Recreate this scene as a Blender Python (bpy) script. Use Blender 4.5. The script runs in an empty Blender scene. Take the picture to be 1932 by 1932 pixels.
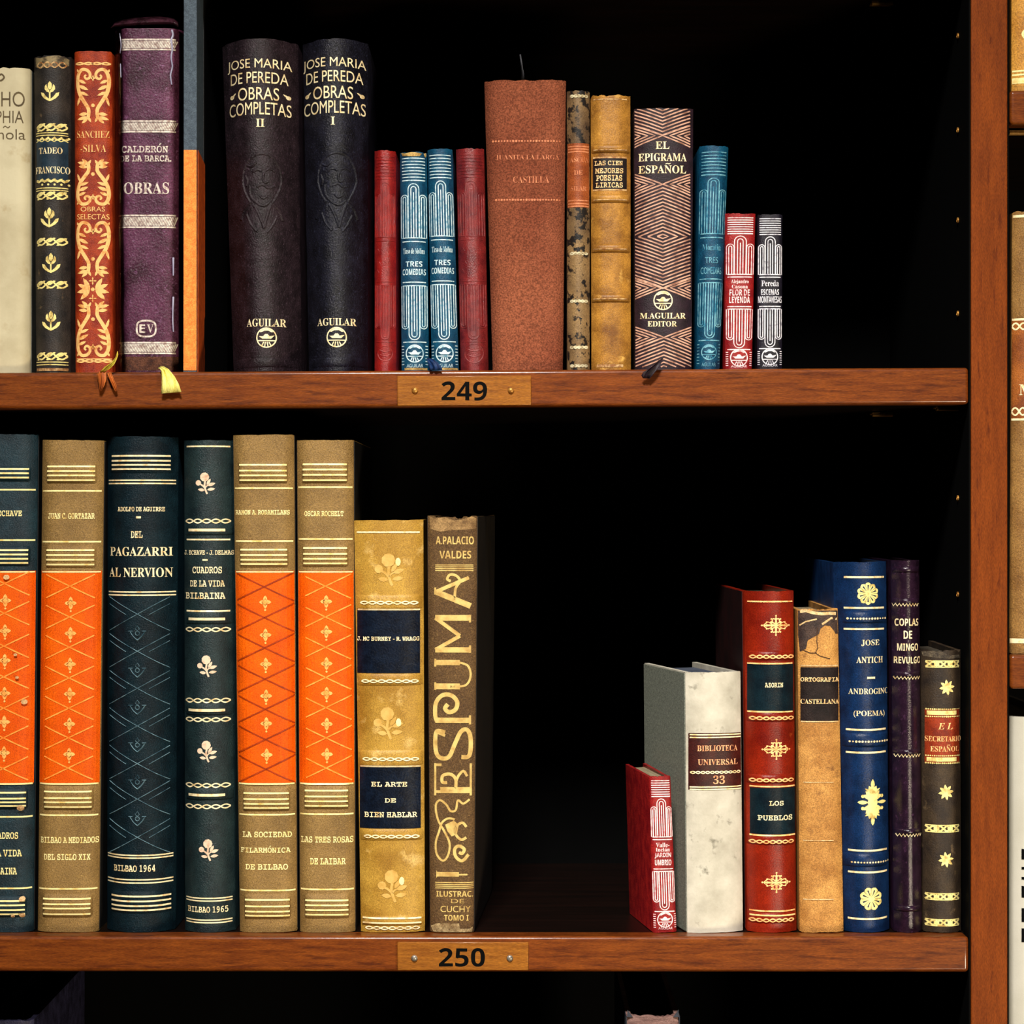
import bpy, bmesh, math, random
from mathutils import Matrix, Euler, Vector
# ------------------------------------------------------------------ camera, world, light, exposure
SC = bpy.context.scene
COL = SC.collection
S = 0.00028            # metres per photo pixel on the shelf-front plane
D = 1.4                # camera distance from the shelf-front plane
cam = bpy.data.cameras.new('camera'); camo = bpy.data.objects.new('camera', cam); COL.objects.link(camo)
camo.location = (0, -D, 0); camo.rotation_euler = (math.pi/2, 0, 0)
cam.sensor_width = 36; cam.lens = 36*D/(1932*S); cam.clip_start = .01
SC.camera = camo
W = bpy.data.worlds.new('world'); SC.world = W; W.use_nodes = True
W.node_tree.nodes['Background'].inputs[0].default_value = (1, .9, .8, 1)
W.node_tree.nodes['Background'].inputs[1].default_value = .004
def area(name, loc, target, sx, sy, power, col, spread=math.pi):
    l = bpy.data.lights.new(name, 'AREA'); l.shape = 'RECTANGLE'; l.size = sx; l.size_y = sy; l.energy = power; l.color = col; l.spread = spread
    o = bpy.data.objects.new(name, l); COL.objects.link(o); o.location = loc
    o.rotation_euler = (Vector(target)-Vector(loc)).to_track_quat('-Z', 'Y').to_euler(); return o
area('ceiling_lamp', (-.10, -1.25, 1.10), (.06, 0, -.20), .26, .20, 5.2, (1, .955, .89), .85)
area('low_fill', (.80, -1.25, -.62), (.10, 0, -.16), .26, .26, 18, (1, .85, .62))  # unseen warm fill, added low to brighten the lower shelf and upright
SC.view_settings.view_transform = 'Standard'; SC.view_settings.look = 'None'
SC.view_settings.gamma = 1; SC.view_settings.use_curve_mapping = False
SC.view_settings.exposure = -.14
random.seed(7)

# ------------------------------------------------------------------ helpers
def lin(c):
    f = lambda v: (v/12.92 if v <= .04045 else ((v+.055)/1.055)**2.4)
    return tuple(f(x/255) for x in c)+(1,)
MATS = {}
def mat(name, c1, c2=None, scale=60, lo=.38, hi=.64, bump=.2, bscale=1400, rough=.5, spec=.28, stretch=(1, 1, 1), metal=0, coat=0, c3=None, s3=400, lo3=.6, hi3=.68):
    if name in MATS: return MATS[name]
    m = bpy.data.materials.new(name); MATS[name] = m; m.use_nodes = True
    nt = m.node_tree; N = nt.nodes; L = nt.links; p = N['Principled BSDF']
    p.inputs['Roughness'].default_value = rough; p.inputs['Specular IOR Level'].default_value = spec; p.inputs['Metallic'].default_value = metal
    if coat: p.inputs['Coat Weight'].default_value = coat; p.inputs['Coat Roughness'].default_value = .16
    tc = N.new('ShaderNodeTexCoord'); mp = N.new('ShaderNodeMapping'); L.new(tc.outputs['Object'], mp.inputs[0])
    mp.inputs['Scale'].default_value = stretch; mp.inputs['Location'].default_value = (random.random()*5, random.random()*5, random.random()*5)
    def noise(sc, det=3):
        n = N.new('ShaderNodeTexNoise'); n.inputs['Scale'].default_value = sc; n.inputs['Detail'].default_value = det; n.inputs['Roughness'].default_value = .6
        L.new(mp.outputs[0], n.inputs['Vector']); return n
    if c2 is None: c2 = tuple(v*.78 for v in c1)
    n1 = noise(scale, 5); r = N.new('ShaderNodeValToRGB'); L.new(n1.outputs['Fac'], r.inputs[0])
    r.color_ramp.elements[0].position = lo; r.color_ramp.elements[0].color = lin(c2); r.color_ramp.elements[1].position = hi; r.color_ramp.elements[1].color = lin(c1)
    out = r.outputs[0]
    if c3:
        n3 = noise(s3, 4); r3 = N.new('ShaderNodeValToRGB'); L.new(n3.outputs['Fac'], r3.inputs[0])
        r3.color_ramp.elements[0].position = lo3; r3.color_ramp.elements[0].color = (0, 0, 0, 1); r3.color_ramp.elements[1].position = hi3; r3.color_ramp.elements[1].color = (1, 1, 1, 1)
        mx = N.new('ShaderNodeMix'); mx.data_type = 'RGBA'; L.new(r3.outputs[0], mx.inputs['Factor']); L.new(out, mx.inputs[6]); mx.inputs[7].default_value = lin(c3); out = mx.outputs[2]
    if bump >= .25 and not metal:     # pores of leather, cloth and paper
        n4 = noise(bscale*1.3, 2); r4 = N.new('ShaderNodeValToRGB'); L.new(n4.outputs['Fac'], r4.inputs[0])
        r4.color_ramp.elements[0].position = .36; r4.color_ramp.elements[0].color = (.52, .50, .48, 1); r4.color_ramp.elements[1].position = .66; r4.color_ramp.elements[1].color = (1.25, 1.25, 1.25, 1)
        mg = N.new('ShaderNodeMix'); mg.data_type = 'RGBA'; mg.blend_type = 'MULTIPLY'; mg.inputs['Factor'].default_value = min(1, .5+bump*.5); L.new(out, mg.inputs[6]); L.new(r4.outputs[0], mg.inputs[7]); out = mg.outputs[2]
    L.new(out, p.inputs['Base Color'])
    if bump:
        n2 = noise(bscale, 4); b = N.new('ShaderNodeBump'); b.inputs['Strength'].default_value = bump; b.inputs['Distance'].default_value = .0006
        L.new(n2.outputs['Fac'], b.inputs['Height']); L.new(b.outputs[0], p.inputs['Normal'])
    return m

class Geo:
    def __init__(s): s.v = []; s.f = []
    def add(s, vs, fs):
        o = len(s.v); s.v += [tuple(v) for v in vs]; s.f += [tuple(i+o for i in f) for f in fs]
    def box(s, x0, x1, y0, y1, z0, z1):
        s.add([(x0,y0,z0),(x1,y0,z0),(x1,y1,z0),(x0,y1,z0),(x0,y0,z1),(x1,y0,z1),(x1,y1,z1),(x0,y1,z1)],
              [(0,3,2,1),(4,5,6,7),(0,1,5,4),(1,2,6,5),(2,3,7,6),(3,0,4,7)])
    def lathe(s, prof, c, n=20):   # prof: (radius, y) pairs, axis along y
        vs = []; fs = []
        for r, y in prof:
            vs += [(c[0]+r*math.cos(2*math.pi*i/n), c[1]+y, c[2]+r*math.sin(2*math.pi*i/n)) for i in range(n)]
        for k in range(len(prof)-1):
            for i in range(n):
                j = (i+1) % n; fs.append((k*n+i, k*n+j, (k+1)*n+j, (k+1)*n+i))
        fs.append(tuple(range(n))); fs.append(tuple(range((len(prof)-1)*n, len(prof)*n)))
        s.add(vs, fs)
    def build(s, name, m, parent=None, smooth=None, bevel=0, seg=3):
        me = bpy.data.meshes.new(name); me.from_pydata(s.v, [], s.f); me.update()
        bm = bmesh.new(); bm.from_mesh(me); bmesh.ops.recalc_face_normals(bm, faces=bm.faces[:]); bm.to_mesh(me); bm.free()
        if m: me.materials.append(m)
        if smooth:
            for p in me.polygons: p.use_smooth = True
            me.set_sharp_from_angle(angle=smooth)
        o = bpy.data.objects.new(name, me); COL.objects.link(o)
        if parent: o.parent = parent
        if bevel:
            b = o.modifiers.new('bevel', 'BEVEL'); b.width = bevel; b.segments = seg; b.limit_method = 'ANGLE'
            for p in me.polygons: p.use_smooth = True
            me.set_sharp_from_angle(angle=.9)
        return o
def tag(o, label, cat, group=None, kind=None):
    if label: o['label'] = label
    if cat: o['category'] = cat
    if group: o['group'] = group
    if kind: o['kind'] = kind
    return o
def empty(name, loc, rot=(0, 0, 0)):
    o = bpy.data.objects.new(name, None); COL.objects.link(o); o.location = loc; o.rotation_euler = rot; o.empty_display_size = .02; return o
def PX(px, y=0): return (px-966)*S*(D+y)/D
def PZ(py, y=0): return (966-py)*S*(D+y)/D

# lettering: outlines of the built-in font, as flat triangles in a unit box
STY = {'serif': (0x1D400, 0x1D7CE, 0x1D41A, 0), 'serifl': (0x1D400, 0x1D7CE, 0x1D41A, -.011), 'slab': (0x1D670, 0x1D7F6, 0x1D68A, .004), 'slabb': (0x1D670, 0x1D7F6, 0x1D68A, .016),
       'sans': (None, None, None, 0), 'sansl': (None, None, None, -.006), 'sansb': (0x1D5D4, 0x1D7EC, 0x1D5EE, 0), 'it': (0x1D468, 0x1D7CE, 0x1D482, 0)}
TC = {}
_cu = bpy.data.curves.new('tmp_text', 'FONT'); _cu.resolution_u = 4; _to = bpy.data.objects.new('tmp_text', _cu); COL.objects.link(_to)
def text_mesh(s, style):
    k = (s, style)
    if k in TC: return TC[k]
    U, Dg, Lw, off = STY[style]
    acc = {'Ñ': 'N', 'Ó': 'O', 'á': 'a'}
    body = ''
    for c in s:
        c = acc.get(c, c)
        if U and 'A' <= c <= 'Z': c = chr(U+ord(c)-65)
        elif U and '0' <= c <= '9': c = chr(Dg+ord(c)-48)
        elif U and 'a' <= c <= 'z': c = chr(Lw+ord(c)-97)
        body += c
    def raw(b):
        _cu.body = b; _cu.offset = off; bpy.context.view_layer.update()
        me = bpy.data.meshes.new_from_object(_to.evaluated_get(bpy.context.evaluated_depsgraph_get()))
        vs = [(v.co.x, v.co.y) for v in me.vertices]; fs = [tuple(p.vertices) for p in me.polygons]; bpy.data.meshes.remove(me); return vs, fs
    vs, fs = raw(body)
    x0 = min(v[0] for v in vs); x1 = max(v[0] for v in vs); y0 = min(v[1] for v in vs); y1 = max(v[1] for v in vs)
    N = lambda p: ((p[0]-x0)/(x1-x0), (p[1]-y0)/(y1-y0))
    extra = []
    for i, c in enumerate(s):
        if c in acc:
            a = max(v[0] for v in raw(body[:i+1])[0]); w = raw(body[i])[0]; ww = max(v[0] for v in w)-min(v[0] for v in w)
            cx = a-ww/2; top = y1 if c != 'á' else y0+(y1-y0)*.72
            if c == 'Ñ': extra.append([N(p) for p in ((cx-.25, top+.08), (cx-.1, top+.15), (cx+.1, top+.09), (cx+.25, top+.16), (cx+.25, top+.22), (cx+.1, top+.15), (cx-.1, top+.21), (cx-.25, top+.14))])
            else: extra.append([N(p) for p in ((cx-.05, top+.06), (cx+.06, top+.06), (cx+.22, top+.22), (cx+.06, top+.22))])
    vs = [N(v) for v in vs]
    for e in extra:
        o = len(vs); vs += e; n = len(e)//2
        fs += [(o+i, o+i+1, o+2*n-2-i, o+2*n-1-i) for i in range(n-1)]
    TC[k] = (vs, fs); return TC[k]

class Ink:             # flat marks drawn in photo pixels, later laid on a curved spine
    def __init__(s): s.v = []; s.f = []
    def _a(s, vs, fs):
        o = len(s.v); s.v += vs; s.f += [tuple(i+o for i in f) for f in fs]
    def poly(s, pts): s._a([(x, y, 0) for x, y in pts], [tuple(range(len(pts)))]); return s
    def band(s, x0, x1, y0, y1, ny=1):
        nx = max(2, int(abs(x1-x0)/3)); vs = []; fs = []
        for j in range(ny+1):
            for i in range(nx+1): vs.append((x0+(x1-x0)*i/nx, y0+(y1-y0)*j/ny, 0))
        for j in range(ny):
            for i in range(nx): a = j*(nx+1)+i; fs.append((a, a+1, a+nx+2, a+nx+1))
        s._a(vs, fs); return s
    def line(s, x0, x1, y, w=2.6): return s.band(x0, x1, y-w/2, y+w/2)
    def lines(s, x0, x1, ys, w=2.6):
        for y in ys: s.line(x0, x1, y, w)
        return s
    def stroke(s, pts, w, w2=None, ridge=0, wm=None):
        P = []
        for a, b in zip(pts[:-1], pts[1:]):
            n = max(1, int(math.hypot(b[0]-a[0], b[1]-a[1])/6))
            P += [(a[0]+(b[0]-a[0])*i/n, a[1]+(b[1]-a[1])*i/n) for i in range(n)]
        P.append(pts[-1]); n = len(P); w2 = w if w2 is None else w2; vs = []; fs = []
        for i, p in enumerate(P):
            a = P[max(0, i-1)]; b = P[min(n-1, i+1)]; dx, dy = b[0]-a[0], b[1]-a[1]; l = math.hypot(dx, dy) or 1
            t = i/(n-1); ww = (w+(w2-w)*t)/2
            if wm: ww = (w*(1-t)**2+2*wm*2*t*(1-t)*.75+w2*t*t)/2
            nx, ny = -dy/l*ww, dx/l*ww
            if ridge: vs += [(p[0]+nx, p[1]+ny, -.0001), (p[0], p[1], ridge), (p[0]-nx, p[1]-ny, -.0001)]
            else: vs += [(p[0]+nx, p[1]+ny, 0), (p[0]-nx, p[1]-ny, 0)]
        k = 3 if ridge else 2
        for i in range(n-1):
            for j in range(k-1): a = i*k+j; fs.append((a, a+1, a+k+1, a+k))
        s._a(vs, fs); return s
    def curve(s, pts, w, w2=None, ridge=0, wm=None, n=5):   # smooth stroke through points
        Q = [pts[0]]+list(pts)+[pts[-1]]; out = []
        for i in range(1, len(Q)-2):
            p0, p1, p2, p3 = Q[i-1:i+3]
            for k in range(n):
                t = k/n
                out.append(tuple(.5*(2*b+(c-a)*t+(2*a-5*b+4*c-d)*t*t+(3*b-a-3*c+d)*t**3) for a, b, c, d in zip(p0, p1, p2, p3)))
        out.append(pts[-1]); return s.stroke(out, w, w2, ridge, wm)
    def disc(s, cx, cy, r, n=14, ry=None):
        return s.poly([(cx+r*math.cos(2*math.pi*i/n), cy+(ry or r)*math.sin(2*math.pi*i/n)) for i in range(n)])
    def ring(s, cx, cy, r, w, n=28, ry=None, p=2, ridge=0):
        pts = []
        for i in range(n+1):
            a = 2*math.pi*i/n; c, d = math.cos(a), math.sin(a)
            pts.append((cx+r*math.copysign(abs(c)**(2/p), c), cy+(ry or r)*math.copysign(abs(d)**(2/p), d)))
        return s.stroke(pts, w, ridge=ridge)
    def leaf(s, x, y, ang, l, w):          # angle in degrees, 0 = right, 90 = up
        a = math.radians(ang); c, d = math.cos(a), -math.sin(a); pts = []
        for t, k in ((0, 0), (.2, .7), (.45, 1), (.75, .7), (1, 0)): pts.append((t, k))
        out = [(x+c*t*l-d*k*w/2, y+d*t*l+c*k*w/2) for t, k in pts]+[(x+c*t*l+d*k*w/2, y+d*t*l-c*k*w/2) for t, k in pts[-2:0:-1]]
        return s.poly(out)
    def zig(s, x0, x1, y, amp, n, w): return s.stroke([(x0+(x1-x0)*i/(2*n), y+(amp if i % 2 else -amp)) for i in range(2*n+1)], w)
    def chain(s, x0, x1, y, amp, n, w=2.4, solid=False):
        for sg in (1, -1): s.stroke([(x0+(x1-x0)*i/(8*n), y+sg*amp*math.sin(math.pi*i/8)) for i in range(8*n+1)], w)
        if solid:
            for i in range(n): s.disc(x0+(x1-x0)*(i+.5)/n, y, amp*.5, 8)
        return s
    def dots(s, x0, x1, y, r, n):
        for i in range(n): s.disc(x0+(x1-x0)*i/(n-1), y, r*(.75+.35*random.random()), 8)
        return s
    def text(s, t, x0, x1, y0, y1, style='serif'):
        vs, fs = text_mesh(t, style); s._a([(x0+(x1-x0)*a, y1-(y1-y0)*b, 0) for a, b in vs], fs); return s
    # ---- ornaments
    def tulip(s, x, y, k=1.):
        P = lambda *q: [(x+a*k, y+b*k) for a, b in q]
        for sg in (1, -1): s.poly(P((sg*.6, 3), (sg*6, 1), (sg*10, -4), (sg*9.5, -10), (sg*6.5, -13.5), (sg*5, -8), (sg*2.4, -3), (sg*.6, -1)))
        s.poly(P((0, -19), (3.8, -14), (4, -8), (1.4, -3), (-1.4, -3), (-4, -8), (-3.8, -14)))
        s.stroke(P((0,2),(0,19)), 3*k)
        for sg in (1, -1): s.poly(P((sg*.5, 15), (sg*7, 10), (sg*12, 3), (sg*17.5, 1.5), (sg*16, 8), (sg*11, 13.5), (sg*4, 17.5), (sg*.5, 18.5)))
        return s
    def sprig(s, x, y, k=1.):
        P = lambda *q: [(x+a*k, y+b*k) for a, b in q]
        s.disc(x-1*k, y-12*k, 8.8*k, 9); s.disc(x-13*k, y-1*k, 5.4*k, 9)
        s.curve(P((0,-4),(-1,5),(1,13),(4,20)), 3.4*k); s.curve(P((-12,0),(-5,4),(-1,8)), 3*k)
        s.leaf(x+3*k, y+3*k, 58, 14*k, 5.5*k); s.leaf(x+5*k, y+4*k, 18, 15*k, 6.5*k); s.curve(P((0, 9), (3, 5), (6, 3.5)), 2.2*k); s.leaf(x+4*k, y+12*k, 8, 15*k, 6*k); s.leaf(x-1*k, y+13*k, 172, 13*k, 6*k); return s
    def star(s, x, y, r, n=8, a0=8):
        for i in range(n): s.leaf(x+1.5*math.cos(math.radians(a0+360*i/n)), y-1.5*math.sin(math.radians(a0+360*i/n)), a0+360*i/n, r, r*.46)
        s.disc(x, y, r*.28, 8); return s
    def rosette(s, x, y, r, n=8):
        for i in range(n):
            a = 2*math.pi*(i+.5)/n; h = math.pi/n*.93; pts = [(x+r*.12*math.cos(a), y+r*.12*math.sin(a))]
            for q, rr in ((-h, .93), (-h*.6, 1.02), (0, 1.06), (h*.6, 1.02), (h, .93)): pts.append((x+rr*r*math.cos(a+q), y+rr*r*math.sin(a+q)))
            sl = [(x+rr*r*math.cos(a+q), y+rr*r*math.sin(a+q)) for rr, q in ((.4, -.05), (.8, -.1), (.8, .1), (.4, .05))]
            # petal with a slit: built as two halves and a tip
            c = lambda rr, q: (x+rr*r*math.cos(a+q), y+rr*r*math.sin(a+q))
            s.poly([c(.1, -h), c(.93, -h), c(1.02, -h*.5), c(.82, -.09), c(.38, -.06)]); s.poly([c(.1, h), c(.38, .06), c(.82, .09), c(1.02, h*.5), c(.93, h)])
            s.poly([c(.82, -.09), c(1.02, -h*.5), c(1.07, 0), c(1.02, h*.5), c(.82, .09)])
        s.disc(x, y, r*.3, 12); return s
    def damask(s, x, y, hw, hh):
        s.leaf(x-hw, y, 0, 2*hw, hh*.22); s.leaf(x, y+hh, 90, 2*hh, hw*.16)
        for i in range(-3, 4):
            for j in range(-3, 4):
                q = abs(i)/3.3+abs(j)/3.3
                if q <= 1.02 and (i or j): s.disc(x+i*hw/3.3, y+j*hh/3.3, hw*.062 if (i+j) % 2 else hw*.085, 8)
        for sx in (1, -1):
            for sy in (1, -1):
                s.curve([(x, y+sy*hh*.15), (x+sx*hw*.22, y+sy*hh*.3), (x+sx*hw*.2, y+sy*hh*.62), (x+sx*hw*.08, y+sy*hh*.6)], hw*.07)
                s.curve([(x+sx*hw*.2, y+sy*hh*.05), (x+sx*hw*.5, y+sy*hh*.32), (x+sx*hw*.66, y+sy*hh*.2), (x+sx*hw*.8, y+sy*hh*.05)], hw*.06)
        return s
    def medallion(s, x, y, hw, hh):
        s.leaf(x, y+hh, 90, hh*.5, 8); s.leaf(x, y-hh, -90, hh*.5, 8); s.leaf(x-hw, y, 0, hw*.7, 8); s.leaf(x+hw, y, 180, hw*.7, 7)
        s.disc(x, y, hw*.34, 16, hh*.26)
        for sy in (1, -1):
            for a in (22, 48, 72):
                for k in (1, -1): s.leaf(x, y-sy*hh*.14, sy*(90-k*(90-a)), hw*(.72 if a < 60 else .8), 9)
            for k in (1, -1):
                s.disc(x+k*hw*.66, y-sy*hh*.26, 3.4, 8); s.leaf(x, y-sy*hh*.38, sy*(90-k*58), hw*.62, 5); s.leaf(x, y-sy*hh*.34, sy*(90-k*25), hw*.62, 9)
        return s
    def logo(s, x, y, r):
        s.ring(x, y, r*.93, r*.12)
        s.poly([(x+r*.85*math.cos(a), y-r*.85*math.sin(a)) for a in [math.radians(40+k*10) for k in range(11)]]+[(x-r*.5, y-r*.52), (x-r*.2, y-r*.66), (x+r*.2, y-r*.68), (x+r*.5, y-r*.52)])
        s.poly([(x-r*.72, y-r*.14), (x-r*.3, y-r*.14), (x-r*.12, y-r*.36), (x+r*.12, y-r*.36), (x+r*.3, y-r*.14), (x+r*.78, y-r*.24), (x+r*.45, y+r*.1), (x-r*.4, y+r*.1)])
        s.band(x-r*.88, x+r*.88, y+r*.24, y+r*.34)
        for q in (-.42, -.14, .14, .42): s.stroke([(x+q*r*.6, y+r*.42), (x+q*r*1.15, y+r*.85)], r*.1)
        return s
    def arabesque(s, x0, x1, y0, y1, flip=False):
        cx = (x0+x1)/2; hw = (x1-x0)/2; H = y1-y0
        for sg in (1, -1):
            F = lambda a, b: (cx+sg*a*hw, (y1-b*H) if flip else (y0+b*H))
            s.curve([F(.3,.9), F(.26,.8), F(.3,.72), F(.55,.6), F(.82,.46), F(.95,.3), F(.93,.13), F(.72,.02), F(.4,.02), F(.2,.08), F(.2,.155), F(.4,.185), F(.52,.14), F(.42,.11)], 6.5, 3, wm=5.4)
            for a, b, c, d, w in ((.92,.2,.42,.27,6), (.92,.3,.28,.39,7), (.85,.42,.26,.49,6), (.72,.52,.95,.58,5), (.8,.5,.98,.68,5), (.32,.82,.9,.84,7), (.32,.88,.98,.93,7), (.3,.9,.7,1.0,6), (.3,.88,.12,.98,5), (.9,.06,1.0,.0,4)):
                p = F(a, b); q = F(c, d); s.leaf(p[0], p[1], math.degrees(math.atan2(-(q[1]-p[1]), q[0]-p[0])), math.hypot(q[0]-p[0], q[1]-p[1]), w)
        F = lambda b: (y1-b*H) if flip else (y0+b*H)
        s.disc(cx, F(.67), 3.6, 10); y = F(.17); s.leaf(cx-6, y, 0, 12, 4); s.leaf(cx, y+6, 90, 12, 4); return s
    def fret(s, x0, x1, y0, y1, n=4):
        s.line(x0, x1, y0+1.2, 2); s.line(x0, x1, y1-1.2, 2); w = (x1-x0)/n
        for i in range(n):
            a = x0+w*i; s.stroke([(a, y1-2), (a+w, y0+2)], 3.4); s.stroke([(a, y0+2), (a+w, y1-2)], 3.4)
            if i % 2: s.disc(a+w/2, (y0+y1)/2, (y1-y0)*.36, 8)
        return s
    def lattice(s, cx, slope, ys, dxl, dxr, w, ridge=0, lean=0):
        for i, y in enumerate(ys):
            c = cx+lean*i
            for sg in (1, -1): s.stroke([(c-dxl, y-sg*dxl*slope), (c, y), (c+dxr, y+sg*dxr*slope)], w, ridge=ridge)
        return s

KEEP = {'wrapper_glare', 'copper_chevrons', 'tooled_lattice', 'blind_tooling', 'printed_title', 'printed_swash', 'embossed_relief', 'worn_patch', 'gilt_tulip', 'gilt_sprig', 'gilt_medallion', 'gilt_emblem', 'pale_emblem', 'embossed_emblem', 'gilt_scrollwork', 'gilt_rosette', 'silver_band', 'cracks', 'torn_patch', 'orange_panel', 'title_label', 'faded_flower', 'gilt_star', 'gilt_fret_band', 'gilt_band', 'pale_ticks'}
GAP = {'arch_ornament': 8, 'embossed_arches': 8, 'tooled_diamonds': 12, 'pale_rules': 3.2}
class Book:
    """spine seen from the front; xt,xb = (left,right) pixel edges at head and foot, yt = head pixel row, zs = shelf height"""
    def __init__(s, name, label, xt, xb, yt, yb, shelf, cover, spine=None, b=.3, n=2.4, depth=None, set_=.009, yaw=0, wear=.0006, group='', board=None, pages=None, chip=0, cat='book'):
        s.set = set_; k = (D+set_)/D; s.k = k
        cb = (xb[0]+xb[1])/2; ct = (xt[0]+xt[1])/2; s.ct, s.cb = ct, cb
        s.wb = (xb[1]-xb[0])/2*S*k; s.wt = (xt[1]-xt[0])/2*S*k; s.roll = math.atan2(ct-cb, yb-yt)
        z0 = shelf(cb)+max(s.wb, s.wt)*abs(math.sin(s.roll))*1.0+.00008
        s.loc = Vector((PX(cb, set_), set_, z0)); s.h = (PZ(yt, set_)-z0)/math.cos(s.roll); s.yt, s.yb = yt, yb
        s.b = b*max(s.wb, s.wt); s.n = n; s.bands = []
        s.rot = Euler((0, s.roll, yaw)); s.M = Matrix.Translation(s.loc) @ s.rot.to_matrix().to_4x4()
        s.root = empty(name, s.loc, s.rot); tag(s.root, label, cat, group)
        s.depth = depth or min(.19, s.h*.68); s.hwt = (xt[1]-xt[0])/2; s.hwb = (xb[1]-xb[0])/2
        s.cover_mat = cover; s.wear = wear*.5; s.chip = chip
        s.make_cover(cover, board); s.make_pages(pages)
    def w(s, h): t = max(0, min(1, h/s.h)); return s.wb+(s.wt-s.wb)*t
    def ys(s, u, h):
        w = s.w(h); return s.b*min(1, abs(u)/w)**s.n
    def bump(s, u, h):
        o = 0
        for h0, h1, u0, u1, p in s.bands:
            if h0 < h < h1 and u0 < u < u1: o = max(o, p*math.sin(math.pi*(h-h0)/(h1-h0))**.45)
        return o
    def uh(s, px, py):
        dx = PX(px, s.set)-s.loc.x; dz = PZ(py, s.set)-s.loc.z; c, d = math.cos(s.roll), math.sin(s.roll)
        return dx*c-dz*d, dx*d+dz*c
    def map(s, px, py, off):
        u, h = s.uh(px, py); h = max(.0004, min(s.h-.0003, h)); w = s.w(h)*.985; u = max(-w, min(w, u))
        return (u, s.ys(u, h)-s.bump(u, h)-off, h)
    def px(s, t, v):
        y = s.yt+(s.yb-s.yt)*v; return s.ct+(s.cb-s.ct)*v+t*(s.hwt+(s.hwb-s.hwt)*v), y
    def make_cover(s, m, board):
        t = min(.0026, s.wb*.28); N = 26; R = 26; rnd = random.Random(hash(s.root['label']) % 9999 if False else len(s.root['label'])*31+int(s.ct)); g = Geo()
        ts = [math.sin(math.pi/2*(-1+2*i/N)) for i in range(N+1)]
        jit = [rnd.gauss(0, 1) for _ in range(N+1)]; jit = [(jit[max(0, i-1)]+jit[i]+jit[min(N, i+1)])/2 for i in range(N+1)]
        vs = []; M = 2*(N+3)
        for r in range(R+1):
            h = s.h*r/R; w = s.w(h); row = []
            def hh(i):
                if r == R: return h-abs(jit[i])*s.wear-(s.chip*(1 if 5 < i < N-6 else 0))
                if r == 0: return h+abs(jit[i])*s.wear*.4
                return h
            outer = [(-w, s.depth, h)]+[(w*q, s.b*abs(q)**s.n, hh(i)) for i, q in enumerate(ts)]+[(w, s.depth, h)]
            inner = [(w-t, s.depth, h)]+[((w-t)*q, s.b*abs(q)**s.n+t*(1.0 if abs(q) < .9 else 1.2), hh(i)) for i, q in list(enumerate(ts))[::-1]]+[(-w+t, s.depth, h)]
            vs += outer+inner
        fs = []
        for r in range(R):
            for i in range(M): j = (i+1) % M; fs.append((r*M+i, r*M+j, (r+1)*M+j, (r+1)*M+i))
        half = M//2
        for r in (0, R):
            for i in range(half-1): fs.append((r*M+i, r*M+i+1, r*M+M-2-i, r*M+M-1-i))
        g.add(vs, fs); s.cover = g.build('cover', m, s.root, smooth=.7)
        if board:
            gg = Geo()
            for sg in (-1, 1):
                x0, x1 = (-s.wt-.0004, -s.wt+.0002) if sg < 0 else (s.wt-.0002, s.wt+.0004)
                wm = (s.wb+s.wt)/2; y0 = s.b+board[1]
                vs = []
                for h, w in ((.0006, s.wb), (s.h-.0006, s.wt)):
                    a, bq = (sg*(w-.0003), sg*(w+.00035)); vs += [(a, y0, h), (bq, y0, h), (bq, s.depth+.0004, h), (a, s.depth+.0004, h)]
                gg.add(vs, [(0,1,2,3),(4,5,6,7),(0,1,5,4),(1,2,6,5),(2,3,7,6),(3,0,4,7)])
            gg.build('board_paper', board[0], s.root)
    def make_pages(s, pages):
        t = min(.0026, s.wb*.28)+.0001; g = Geo(); w = min(s.wb, s.wt)-t; i = min(.0035, s.h*.02); n = 10; vs = []
        for h in (.0006, s.h-i-s.chip):
            vs += [(w*(-1+2*k/n), s.b*abs(-1+2*k/n)**s.n*.9+t*1.6, h) for k in range(n+1)]+[(w*(1-2*k/n), s.depth-.003-.002*(1-(1-2*k/n)**2), h) for k in range(n+1)]
        m = 2*n+2; g.add(vs, [tuple(range(m)), tuple(range(m, 2*m))]+[(k, (k+1) % m, m+(k+1) % m, m+k) for k in range(m)])
        g.build('page_block', pages or M_PAGE, s.root)
    def part(s, ink, name, m, off=.00022, label=None, smooth=None):
        if name not in KEEP and len(ink.f) > 1:      # rows of marks set apart on the spine are parts of their own
            fr = sorted((min(ink.v[i][1] for i in f), max(ink.v[i][1] for i in f), k) for k, f in enumerate(ink.f)); rows = []; end = -1e9
            for a, c, k in fr:
                if a > end+GAP.get(name, 3.2): rows.append([])
                rows[-1].append(k); end = max(end, c)
            if len(rows) > 1:
                for r in rows:
                    sub = Ink(); ids = {}
                    for k in r:
                        for i in ink.f[k]:
                            if i not in ids: ids[i] = len(sub.v); sub.v.append(ink.v[i])
                        sub.f.append(tuple(ids[i] for i in ink.f[k]))
                    o = s.part1(sub, name, m, off, label, smooth)
                return o
        return s.part1(ink, name, m, off, label, smooth)
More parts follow.
